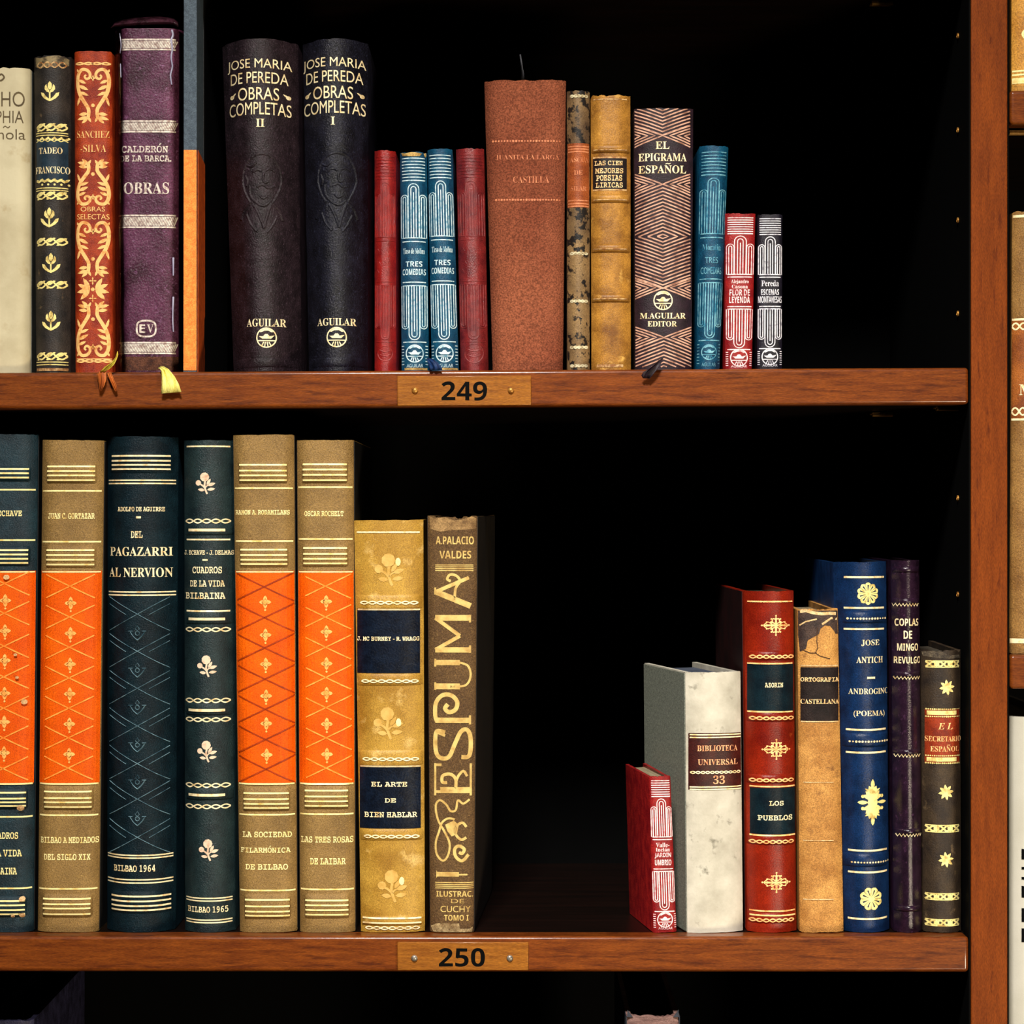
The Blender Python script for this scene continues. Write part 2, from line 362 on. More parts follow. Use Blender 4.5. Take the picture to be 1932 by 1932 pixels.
    def part1(s, ink, name, m, off=.00022, label=None, smooth=None):
        g = Geo(); V_, F_ = ink.v, ink.f
        big = lambda f: max(V_[i][0] for i in f)-min(V_[i][0] for i in f) > 7 or max(V_[i][1] for i in f)-min(V_[i][1] for i in f) > 14
        if name not in ('gilt_rules', 'title_label', 'orange_panel', 'silver_band') and any(len(f) > 4 and big(f) for f in F_):
            bm = bmesh.new(); bv = [bm.verts.new(v) for v in V_]
            for f in F_:
                try: bm.faces.new([bv[i] for i in f])
                except ValueError: pass
            bmesh.ops.triangulate(bm, faces=[f for f in bm.faces if len(f.verts) > 4])
            for _ in range(5):
                e = [e for e in bm.edges if e.calc_length() > 5]
                if not e: break
                bmesh.ops.subdivide_edges(bm, edges=e, cuts=1); bmesh.ops.triangulate(bm, faces=[f for f in bm.faces if len(f.verts) > 4])
            bm.verts.index_update(); V_ = [tuple(v.co) for v in bm.verts]; F_ = [tuple(v.index for v in f.verts) for f in bm.faces]; bm.free()
        g.add([s.map(x, y, off+o) for x, y, o in V_], F_)
        me = bpy.data.meshes.new(name); me.from_pydata(g.v, [], g.f); me.update(); me.materials.append(m)
        if smooth:
            for p in me.polygons: p.use_smooth = True
        o = bpy.data.objects.new(name, me); COL.objects.link(o); o.parent = s.root
        if label: o['label'] = label
        return o
    def panel(s, x0, x1, y0, y1, name, m, off=.00012, label=None):
        return s.part(Ink().band(x0, x1, y0, y1, max(2, int((y1-y0)/12))), name, m, off, label)
    def raised(s, x0, x1, y0, y1, p=.0012, m=None, name='raised_band'):
        u0, h1 = s.uh(x0, y0); u1, h0 = s.uh(x1, y1); h0 = s.uh((x0+x1)/2, y1)[1]; h1 = s.uh((x0+x1)/2, y0)[1]
        s.bands.append((h0, h1, max(u0, -s.wb*2), u1, p))
        nx = 24; nz = 12; vs = []; fs = []
        for j in range(nz+1):
            h = h0+(h1-h0)*j/nz; q = math.sin(math.pi*j/nz)**.45 if 0 < j < nz else 0; w = s.w(h)*.995
            for i in range(nx+1):
                f = -1+2*i/nx; a = max(u0, -w); c = min(u1, w); u = a+(c-a)*(i/nx); e = min(1, (1-abs(f))*12+.0)
                vs.append((u, s.ys(u, h)-p*q*e+.00005*(1-q), h))
        for j in range(nz):
            for i in range(nx): a = j*(nx+1)+i; fs.append((a, a+1, a+nx+2, a+nx+1))
        g = Geo(); g.add(vs, fs); return g.build(name, m or s.cover_mat, s.root, smooth=1.2)
    def strip(s, pts, name, m, label=None):    # a ribbon: centre points (photo px, world depth y, half width px, twist), given in the world and hung under the book
        vs = []; fs = []; K = 6; inv = s.M.inverted()
        for x, y, dep, hw, tw in pts:
            for i in range(K+1):
                t = -1+2*i/K; c, d = math.cos(tw), math.sin(tw)
                vs.append(inv @ Vector((PX(x, dep)+t*hw*S*c, dep-.0006*math.sin(i*2.4)+.3*t*hw*S*abs(d), PZ(y, dep)+t*hw*S*d)))
        for j in range(len(pts)-1):
            for i in range(K): a = j*(K+1)+i; fs.append((a, a+1, a+K+2, a+K+1))
        g = Geo(); g.add(vs, fs); o = g.build(name, m, s.root, smooth=1.2)
        so = o.modifiers.new('thick', 'SOLIDIFY'); so.thickness = .0003
        if label: o['label'] = label
        return o

# ------------------------------------------------------------------ materials
M_PAGE = mat('paper_edges', (150, 136, 108), (120, 108, 84), 40, bump=.3, bscale=900, rough=.8, stretch=(30, 1, 1))
WOOD_H = mat('wood_horizontal', (124, 62, 15), (92, 40, 8), 22, .34, .68, spec=.12, coat=.6, bump=.25, bscale=160, rough=.5, stretch=(2, 6, 20), c3=(72, 28, 6), s3=24, lo3=.54, hi3=.72)
WOOD_L = mat('wood_plate', (152, 94, 26), (120, 68, 16), 26, .34, .7, spec=.15, coat=.2, bump=.25, bscale=160, rough=.5, stretch=(2, 6, 20))
WOOD_V = mat('wood_upright', (124, 58, 14), (104, 46, 10), 22, .34, .68, spec=.1, bump=.25, bscale=300, rough=.6, stretch=(10, 6, 1.5), c3=(82, 32, 8), s3=36, lo3=.6, hi3=.76)
DARK = mat('shade_black', (3, 3, 3), (2, 2, 2), 30, bump=.1, rough=.8, spec=.05)  # interior shade painted in as a near-black base colour
CLIPB = mat('dull_brass', (206, 156, 84), (150, 108, 50), 200, bump=.1, rough=.4, metal=.15)
SHELFD = mat('shaded_shelf_board', (20, 8, 5), (11, 5, 3), 22, .36, .68, bump=.1, rough=.35, spec=.25, stretch=(.5, 4, 9))  # shelf body: shade behind the front edge put into a darker colour
BRASS = mat('brass', (206, 150, 70), (150, 100, 44), 200, bump=.1, rough=.34, metal=.55)
STEEL = mat('screw_steel', (190, 180, 165), (120, 112, 100), 300, bump=.1, rough=.3, metal=.6)
BLACK = mat('black_paint', (6, 6, 6), (4, 4, 4), bump=0, rough=.7, spec=.05)
GOLD = mat('gold_foil', (246, 228, 182), (208, 174, 116), 260, .34, .52, bump=.1, rough=.38, spec=.6)
GOLDW = mat('worn_gold_foil', (214, 176, 120), (140, 92, 52), 380, .4, .6, bump=.15, rough=.5)
GOLDY = mat('yellow_gold_foil', (236, 218, 140), (180, 150, 80), 300, .34, .5, bump=.1, rough=.4)
SILV = mat('silver_foil', (240, 228, 212), (166, 140, 128), 500, .36, .56, bump=.2, rough=.4)
LBLUE = mat('pale_blue_foil', (200, 220, 222), (110, 160, 180), 420, .34, .54, bump=.1, rough=.45)
PINK = mat('pale_pink_foil', (244, 212, 210), (200, 130, 136), 420, .32, .5, bump=.1, rough=.45)
WHITEF = mat('pale_grey_foil', (214, 212, 218), (140, 136, 150), 420, .32, .5, bump=.1, rough=.45)

# ------------------------------------------------------------------ bookcase
bc = empty('bookcase', (0, 0, PZ(2900))); tag(bc, 'reddish brown wooden bookcase with a dark interior that holds all the books', 'bookcase')
def bpart(g, name, m, **k):
    o = g.build(name, m, bc, **k); o.location = -bc.location; return o
ZB, ZT = PZ(2900), PZ(-140)
DEP = .30
for x0, x1 in ((1832, 1901), (-152, -83), (3815, 3885)):
    g = Geo(); g.box(PX(x0), PX(x1), 0, DEP, ZB, ZT); bpart(g, 'upright', WOOD_V, bevel=.0008)
for x in (1832, 1901, -83, 3815):
    g = Geo(); sg = -1 if x in (1832, 3815) else 1
    g.box(min(PX(x), PX(x)+sg*.0009), max(PX(x), PX(x)+sg*.0009), .0012, DEP, ZB, ZT); bpart(g, 'side_shade_panel', DARK)  # thin near-black liner: painted shade on the upright's inner face
for x0, x1 in ((-83, 1832), (1901, 3815)):
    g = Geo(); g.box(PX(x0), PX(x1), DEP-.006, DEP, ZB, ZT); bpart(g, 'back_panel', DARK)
for py in (68, 246, 416, 592, 940, 1122):
    g = Geo(); dep = .034; n = 12; c = (PX(1832)-.0009, dep, PZ(py, dep))
    vs = []; 
    for r, x in ((.0016, 0), (.0016, -.0008), (.0009, -.0010), (.0009, 0)): vs += [(c[0]+x, c[1]+r*math.cos(2*math.pi*i/n), c[2]+r*math.sin(2*math.pi*i/n)) for i in range(n)]
    g.add(vs, [(k*n+i, k*n+(i+1) % n, (k+1)*n+(i+1) % n, (k+1)*n+i) for k in range(3) for i in range(n)]); bpart(g, 'peg_socket', BRASS, smooth=.8)

SH = 'shelf boards of the bookcase'
def shelf_board(name, x0, x1, yl0, yl1, th, label, tilt=0):
    cx = (x0+x1)/2; zt = PZ((yl0+yl1)/2); roll = math.atan2((yl1-yl0), (x1-x0))   # right end higher when yl1 < yl0
    r = empty(name, (PX(cx), 0, zt-th), (0, roll, 0)); tag(r, label, 'shelf', SH)
    L = (PX(x1)-PX(x0))/2; g = Geo(); g.box(-L, L, .0004, .0164, 0, th); g.build('front_edge', WOOD_H, r, bevel=.0019, seg=6)
    g = Geo(); g.box(-L, L, .0164, DEP-.0065, .0002, th-.0002); g.build('board', SHELFD, r)
    return r
TH = 69*S
s249 = shelf_board('shelf', -80, 1828, 703.5, 693.5, TH, 'shelf board with the 249 plate, the one between the two rows of books')
s250 = shelf_board('shelf', -80, 1828, 1766.5, 1767.5, 67*S, 'shelf board with the 250 plate, under the orange-panelled books')
shelf_board('shelf', -80, 1828, -134, -134, TH, 'shelf board above the picture, over the top row of books')
shelf_board('shelf', -80, 1828, 2832, 2832, TH, 'lowest shelf board, below the picture, under the pinkish book')
shelf_board('shelf', 1906, 3810, 170, 164, 64*S, 'reddish shelf end at the right edge under the tan-gold book')
shelf_board('shelf', 1906, 3810, 1236, 1238, 64*S, 'reddish shelf end at the right edge above the white spine')
shelf_board('shelf', 1906, 3810, 2302, 2302, 64*S, 'shelf board below the picture under the white spine at the right edge')
def z249(px): return PZ(703.5-10*(px+80)/1908)
def z250(px): return PZ(1766.5+(px+80)/1908)
def z251(px): return PZ(2832)
def plate(sh, x0, x1, y0, y1, num, nx0, nx1, ny0, ny1, screws, sy, smat):
    inv = (Matrix.Translation(sh.location) @ sh.rotation_euler.to_matrix().to_4x4()).inverted()
    T = lambda px, py, y=0: inv @ Vector((PX(px), y, PZ(py)))
    a = T(x0, y1); b = T(x1, y0); g = Geo(); g.box(a.x, b.x, -.0014, .0006, a.z, b.z); p = g.build('number_plate', WOOD_L, sh, bevel=.0004, seg=2)
    vs, fs = text_mesh(num, 'sansb'); g = Geo()
    for dy in (-.00146,):
        g.add([tuple(T(nx0+(nx1-nx0)*u, ny1-(ny1-ny0)*v, dy)) for u, v in vs], fs)
    me = bpy.data.meshes.new('numerals'); me.from_pydata(g.v, [], g.f); me.materials.append(BLACK); o = bpy.data.objects.new('numerals', me); COL.objects.link(o); o.parent = p
    for x in screws:
        c = T(x, sy); g = Geo(); g.lathe([(.0017, -.0013), (.0017, -.0019), (.0013, -.0025), (.0006, -.0028)], (c.x, 0, c.z), 16); g.build('screw', smat, p, smooth=.6)
plate(s249, 750, 1002, 708.5, 766, '249', 833, 919, 720, 756, (783, 964), 737, BRASS)
plate(s250, 750, 997, 1777, 1830, '250', 828, 915, 1788, 1823, (782, 962), 1807, STEEL)
def clip(x0, x1, y0, y1, dep, label):
    cx = (x0+x1)/2; r = empty('shelf_clip', (PX(cx, dep), dep, PZ(y0, dep))); tag(r, label, 'shelf support', 'brass clips under the shelf boards')
    hw = (x1-x0)/2*S*(D+dep)/D; h = (y1-y0)*S*(D+dep)/D
    g = Geo(); g.box(-hw, hw, 0, .012, -h*.45, 0); g.build('top_flange', CLIPB, r, bevel=.0003, seg=2)
    g = Geo(); g.box(-hw, hw, -.001, .003, -h, -h*.45); g.build('lip', CLIPB, r, bevel=.0003, seg=2)
clip(1767, 1811, 766.5, 775, .034, 'brass clip under the right end of the shelf board with the 249 plate')
clip(1646, 1685, 778, 786, .10, 'dim brass clip deeper under the shelf board with the 249 plate')
clip(1645, 1685, 1, 10, .10, 'dim brass clip at the top edge of the picture, above the books')
clip(1904, 1936, 246, 254, .012, 'brass clip at the right edge under the reddish shelf end')
# ------------------------------------------------------------------ books on shelf 249
GA = 'books standing on the shelf with the 249 plate'
U = lambda *a, **k: Book('book', *a, group=GA, **k)
vel = mat('cream_vellum', (200, 190, 158), (178, 166, 134), 28, bump=.12, bscale=500, rough=.6, c3=(170, 152, 116), s3=70, lo3=.6, hi3=.75)
b = U('cream vellum book with handwritten title, cut by the left edge', (-42, 54), (-46, 53), 127, 700, z249, vel, b=.35, n=6, board=(mat('dull_grey_board', (70, 72, 66)), .004))
i = Ink().text('CHO', -20, 46, 173, 201, 'sansl').text('OPHIA', -28, 44, 209, 232, 'sansl').text('nola', -4, 47, 244, 263, 'sansl')
i.curve([(6, 241), (10, 238), (15, 241), (19, 238)], 1.6).curve([(-2, 143), (3, 140), (8, 146), (2, 152), (-4, 150)], 3)
b.part(i, 'handwritten_title', mat('brown_ink', (104, 88, 62), bump=0, rough=.8))

dk = mat('black_brown_leather', (58, 50, 44), (28, 26, 26), 90, .35, .7, bump=.5, rough=.5, c3=(110, 90, 66), s3=160, lo3=.68, hi3=.8)
b = U('worn blackish leather book with four gilt tulips', (60, 131), (64, 129), 103, 700, z249, dk, b=.7, n=2.5, wear=.0012)
b.panel(66, 126, 262, 342, 'title_label', mat('slate_blue_label', (36, 56, 70), (22, 36, 48), 120, rough=.5), label='dark blue title label')
for y in (172, 410, 496, 605): b.part(Ink().tulip(94 if y < 400 else 93 + (y > 450)*3, y), 'gilt_tulip', GOLDY)
for y in (240, 369, 456, 537, 672):
    i = Ink().chain(67, 125, y, 6, 2.5 and 3, 3)
    for q in range(3): x = 67+58*(q+.5)/3; i.leaf(x-7, y+1, 25, 14, 5).leaf(x+9, y-7, 200, 9, 4).leaf(x-9, y+7, 20, 9, 4).disc(x, y-4.5, 2.4, 8)
    b.part(i, 'gilt_band', GOLDY)
i = Ink().lines(65, 126, (250.5, 255, 354.5, 359, 683, 688), 1.8)
for y, d in ((262, 1), (346, -1)):
    for x in range(72, 122, 12): i.leaf(x, y+d*3, 35, 11, 4.5).leaf(x+2, y+d*3, 150, 9, 4).disc(x+7, y-d*2, 2.2, 7).stroke([(x-6, y+d*5), (x, y+d*2), (x+6, y+d*5)], 1.6)
b.part(i, 'gilt_rules', GOLDY)
b.part(Ink().text('TADEO', 72, 117, 278, 290).text('FRANCISCO', 64, 129, 314, 327), 'gilt_lettering', GOLD)
i = Ink().poly([(62, 105), (75, 109), (92, 106), (112, 104), (128, 110), (127, 122), (112, 120), (104, 128), (90, 124), (76, 129), (64, 124)])
b.part(i, 'worn_patch', mat('rubbed_leather', (140, 122, 86), (66, 56, 44), 240, .4, .56), .00012)
b.part(Ink().chain(68, 124, 122, 5, 4, 2.5).line(66, 126, 697, 5), 'gilt_band', GOLDW)

og = mat('orange_red_leather', (172, 62, 22), (128, 34, 10), 140, bump=.5, bscale=1800, rough=.45)
b = U('orange-red leather book with gilt scrollwork panels', (139, 209), (141, 211), 96, 700, z249, og, b=.3, n=5, wear=.0008)
TANG = mat('buff_gold_foil', (236, 186, 116), (200, 130, 64), 300, .32, .5, bump=.1, rough=.45)
for y0, y1, f in ((130, 233, False), (300, 386, True), (419, 523, False), (568, 672, True)): b.part(Ink().arabesque(145, 206, y0, y1, f), 'gilt_scrollwork', TANG)
i = Ink()
for sg in (1, -1):
    for a in (60, 25, -10, -45): i.leaf(175+sg*5, 547, 90-sg*(90-a), 26, 9)
i.disc(175, 546, 3.6).star(175, 530, 6, 4, 0).star(175, 563, 6, 4, 0); b.part(i, 'gilt_rosette', TANG)
b.part(Ink().text('SANCHEZ', 145, 206, 247, 260, 'serifl').text('-SILVA', 152, 200, 273, 287, 'serifl').text('OBRAS', 152, 198, 390, 399, 'sans').text('SELECTAS', 145, 206, 404, 414, 'sans'), 'gilt_lettering', TANG)
b.part(Ink().chain(142, 208, 120, 2, 4, 2.6).chain(144, 210, 681, 2.4, 4, 3).line(144, 210, 677, 1.6), 'gilt_rules', TANG)
YR = mat('yellow_ribbon', (236, 222, 96), (190, 160, 40), 120, bump=.3, rough=.55, stretch=(3, 3, .4)); OR = mat('rust_ribbon', (206, 112, 46), (140, 66, 20), 120, bump=.3, rough=.55, stretch=(3, 3, .4))
b.strip([(222, 664, -.003, 1.2, 1.2), (221, 672, -.004, 4, .9), (215, 682, -.0045, 6, .55), (207, 690, -.004, 9, .25), (200, 697, -.003, 8, .15), (193, 701, -.0016, 5, 0)], 'ribbon_marker', YR, 'yellow end of the ribbon')
b.strip([(194, 700, -.0012, 7, .2), (192, 706, -.0022, 9, .1), (193, 716, -.0026, 8, 0), (192, 728, -.0026, 5, 0), (190, 738, -.0024, 2, 0)], 'ribbon_marker', OR)
b.strip([(206, 703, -.0016, 4, .6), (211, 716, -.0024, 4, .6), (217, 730, -.0026, 4, .6), (220, 738, -.0024, 2, .6)], 'ribbon_marker', OR)

pu = mat('purple_grained_leather', (104, 54, 82), (62, 24, 42), 60, .36, .64, bump=.7, bscale=900, rough=.32, c3=(140, 92, 128), s3=500, lo3=.6, hi3=.74)
b = U('thick purple book in a clear plastic wrapper with silver bands', (213.5, 343), (215.5, 342), 53, 695, z249, pu, b=.5, n=7, wear=.0003)
for y0, y1 in ((73, 95), (227, 250), (405, 430), (645, 668)):
    i = Ink().line(222, 331, y0+1.5, 3).line(222, 331, y1-1.5, 3)
    for k in range(36): x = 223+k*3; i.stroke([(x, y1-4), (x+6, y0+4)], 2.0)
    b.part(i, 'silver_band', SILV)
b.part(Ink().text('CALDERÓN', 229, 317, 275, 288, 'slabb').text('DE LA BARCA.', 226, 323, 293, 305, 'slabb').text('OBRAS', 233, 319, 344, 366, 'serif'), 'silver_lettering', SILV)
b.part(Ink().ring(276, 620, 18, 3.4, ry=15, p=3).text('E', 263, 274, 612, 628, 'sansb').text('V', 277, 290, 612, 628, 'serif'), 'silver_emblem', SILV)
b.part(Ink().band(218, 340, 673, 699, 3), 'worn_patch', mat('rubbed_brown_leather', (110, 66, 44), (66, 34, 24), 300, bump=.8, rough=.6), .0001)
# clear wrapper: a glossy film round the spine, its crumpled lip at the head
m = bpy.data.materials.new('clear_film'); m.use_nodes = True; nt = m.node_tree; nt.nodes.clear()
o_ = nt.nodes.new('ShaderNodeOutputMaterial'); mx = nt.nodes.new('ShaderNodeMixShader'); tr = nt.nodes.new('ShaderNodeBsdfTransparent'); gl = nt.nodes.new('ShaderNodeBsdfGlossy'); gl.inputs['Roughness'].default_value = .12
fr = nt.nodes.new('ShaderNodeFresnel'); fr.inputs[0].default_value = 1.45; nt.links.new(fr.outputs[0], mx.inputs[0]); nt.links.new(tr.outputs[0], mx.inputs[1]); nt.links.new(gl.outputs[0], mx.inputs[2]); nt.links.new(mx.outputs[0], o_.inputs[0])
tc = nt.nodes.new('ShaderNodeTexCoord'); ns = nt.nodes.new('ShaderNodeTexNoise'); ns.inputs['Scale'].default_value = 70; mpn = nt.nodes.new('ShaderNodeMapping'); mpn.inputs['Scale'].default_value = (3, 3, .6); bp = nt.nodes.new('ShaderNodeBump'); bp.inputs['Strength'].default_value = .6; bp.inputs['Distance'].default_value = .001
nt.links.new(tc.outputs['Object'], mpn.inputs[0]); nt.links.new(mpn.outputs[0], ns.inputs[0]); nt.links.new(ns.outputs[0], bp.inputs['Height']); nt.links.new(bp.outputs[0], gl.inputs['Normal'])
FILM = m
FILM2 = mat('glare_film', (186, 184, 206), (150, 146, 172), bump=0, rough=.18, spec=.9, coat=.6)  # whitish ridges: glare streaks on the wrapper put into colour and shape
g = Geo(); n = 30; vs = []
for r in range(13):
    h = b.h*r/12
    for k in range(n+1):
        q = math.sin(math.pi/2*(-1+2*k/n)); w = b.w(h)+.0004; vs.append((w*q, b.b*abs(q)**b.n-.0012-.0003*math.sin(r*2.1+k*.7), h))
g.add(vs, [(r*(n+1)+k, r*(n+1)+k+1, (r+1)*(n+1)+k+1, (r+1)*(n+1)+k) for r in range(12) for k in range(n)]); g.build('plastic_wrapper', FILM, b.root, smooth=1)
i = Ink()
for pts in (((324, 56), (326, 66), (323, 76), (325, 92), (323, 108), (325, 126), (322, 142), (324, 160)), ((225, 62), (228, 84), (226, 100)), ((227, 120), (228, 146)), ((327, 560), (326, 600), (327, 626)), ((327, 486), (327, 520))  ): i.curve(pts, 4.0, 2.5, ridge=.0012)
for q in range(4): b.bands.append((0, b.h, -1, 1, .0013)) if q == 0 else None
b.part(i, 'wrapper_glare', FILM2, 0., smooth=True); b.bands.pop()
lipm = mat('crumpled_purple_flap', (66, 34, 46), (28, 12, 16), 200, bump=.5, rough=.25)
g = Geo(); vs = []; top = [(209, 52, 52), (216, 43, 50), (232, 37, 50), (252, 34, 48), (275, 32, 47), (300, 31, 46), (318, 33, 46), (328, 35, 47), (336, 41, 51)]
inv = b.M.inverted()
for x, y0, y1 in top:
    for k in range(4):
        t = k/3; dep = b.set+.002-.004*math.sin(t*2.6); vs.append(inv @ Vector((PX(x, dep), dep, PZ(y0+(y1-y0)*t, dep))))
g.add(vs, [(a*4+k, a*4+k+1, a*4+k+5, a*4+k+4) for a in range(len(top)-1) for k in range(3)]); o = g.build('wrapper_flap', lipm, b.root, smooth=1); so = o.modifiers.new('thick', 'SOLIDIFY'); so.thickness = .0005
b.strip([(300, 693, .004, 3, .6), (305, 694, -.001, 4, .5), (311, 699, -.0028, 7, .3), (317, 712, -.0034, 12, .15), (321, 726, -.0036, 16, .08), (323, 741, -.0036, 19, .08)], 'ribbon_marker', mat('pale_yellow_ribbon', (246, 238, 140), (226, 208, 90), 160, bump=.4, rough=.6, stretch=(4, 4, .3)))

sl = mat('slate_cloth', (78, 92, 104), (62, 74, 86), 500, bump=.3, rough=.7)
b = U('tall slim slate and orange booklet reaching above the picture', (347, 371), (346, 371), -40, 700, z249, sl, b=.04, n=10, depth=.15, board=(mat('black_board', (14, 14, 15), (9, 9, 10), rough=.5), .03))
ora = mat('orange_paper', (248, 148, 62), (226, 122, 44), 400, bump=.25, rough=.65); ord_ = mat('dark_orange_paper', (196, 84, 20), (160, 60, 12), 300, rough=.6)
b.panel(345, 372, 283, 699, 'orange_jacket', ora, .0002)
g = Geo(); wj = b.w(.1)+.0005; hj = b.uh(372, 283)[1]; h0 = .0003; h2 = b.uh(372, 296)[1]
g.add([(wj, .0004, h0), (wj, .031, h0), (wj, .032, .014), (wj, .028, .017), (wj, .029, .03), (wj, .032, .032), (wj, .032, h2), (wj, .0004, hj)], [tuple(range(8))]); o = g.build('orange_jacket_side', ord_, b.root); so = o.modifiers.new('thick', 'SOLIDIFY'); so.thickness = .0003

def pereda(label, xt, xb, yb, cover, dy, dx, texts, vol, logo):
    b = U(label, xt, xb, 72, yb, z249, cover, b=1.05, n=2.1, wear=.0009)
    i = Ink()
    for t, x0, x1, y0, y1 in texts: i.text(t, x0, x1, y0, y1, 'sans')
    for t, x0, x1, y0, y1 in vol: i.text(t, x0, x1, y0, y1, 'serif')
    b.part(i, 'gilt_lettering', GOLD)
    x0 = texts[2][1]-13; x1 = texts[2][2]+16; y = (texts[2][3]+texts[2][4])/2+3
    b.part(Ink().disc(x0, y, 4.5, 9, 4).leaf(x0, y, 40, 11, 3.5), 'gilt_leaf', GOLD); b.part(Ink().disc(x1, y, 4.5, 9, 4).leaf(x1, y, 150, 11, 3.5), 'gilt_leaf', GOLD)
    b.part(Ink().text('AGUILAR', *logo[0], 'serif'), 'gilt_lettering', GOLD); b.part(Ink().logo(*logo[1]), 'gilt_emblem', GOLD)
    cx = dx; c = Ink(); P = lambda *q: [(cx+a, 290+dy+bq) for a, bq in q]
    for pts, w in ((((-34, 30), (-26, 14), (-10, 2), (8, 0), (24, 8), (34, 26)), 5), (((-34, 30), (-36, 52), (-30, 74), (-20, 92)), 4), (((34, 26), (38, 50), (32, 72), (22, 92)), 4),
                   (((-16, 34), (-6, 29), (2, 33)), 5), (((10, 31), (18, 28), (26, 33)), 4), (((6, 36), (4, 48), (8, 54), (14, 52)), 4), (((-8, 62), (4, 58), (14, 64), (26, 60)), 5), (((-22, 60), (-20, 78), (-8, 92), (6, 98), (20, 88)), 5),
                   (((-2, 78), (4, 84), (12, 80)), 4), (((-20, 92), (-32, 104), (-40, 122)), 5), (((-12, 98), (-2, 118), (6, 140)), 5), (((20, 92), (12, 116), (6, 140)), 5), (((22, 94), (34, 106), (40, 124)), 5), (((-28, 112), (-20, 132), (-8, 146)), 4), (((30, 116), (22, 134), (12, 148)), 4),
                   (((-28, 20), (-18, 24), (-8, 16)), 4), (((-30, 40), (-26, 50), (-28, 60)), 4)): c.curve(P(*pts), w*1.3, ridge=.0011)
    b.part(c, 'embossed_relief', cover, .0, smooth=True)
    b.raised(xb[0]+4, xb[1]-3, yb-22, yb-4, .0006)
    return b
pII = mat('plum_black_leather', (46, 34, 40), (24, 16, 20), 120, .36, .68, bump=.9, bscale=1100, rough=.36, c3=(70, 54, 64), s3=700, lo3=.58, hi3=.74)
pI = mat('navy_black_leather', (28, 28, 40), (13, 13, 20), 120, .36, .68, bump=.9, bscale=1100, rough=.33, c3=(48, 50, 70), s3=700, lo3=.58, hi3=.74)
pereda('plum-black leather volume lettered in gilt, numbered II', (411, 557), (433, 563), 697, pII, 0, 492, (('JOSE MARIA', 424, 547, 110, 133), ('DE PEREDA', 431, 541, 135, 156), ('OBRAS', 447, 525, 164, 188), ('COMPLETAS', 428, 546, 192, 216)), (('II', 483, 499, 224, 239),), ((464, 538, 601, 616), (502.5, 637, 19.5)))
pereda('navy-black leather volume lettered in gilt, numbered I', (566, 691), (578, 691), 696, pI, -2, 634, (('JOSE MARIA', 567, 688, 107, 130), ('DE PEREDA', 574, 683, 132, 153), ('OBRAS', 589, 665, 161, 185), ('COMPLETAS', 569, 687, 189, 213)), (('I', 624, 632, 220, 235),), ((597, 671, 600, 614), (635, 636, 19.5)))

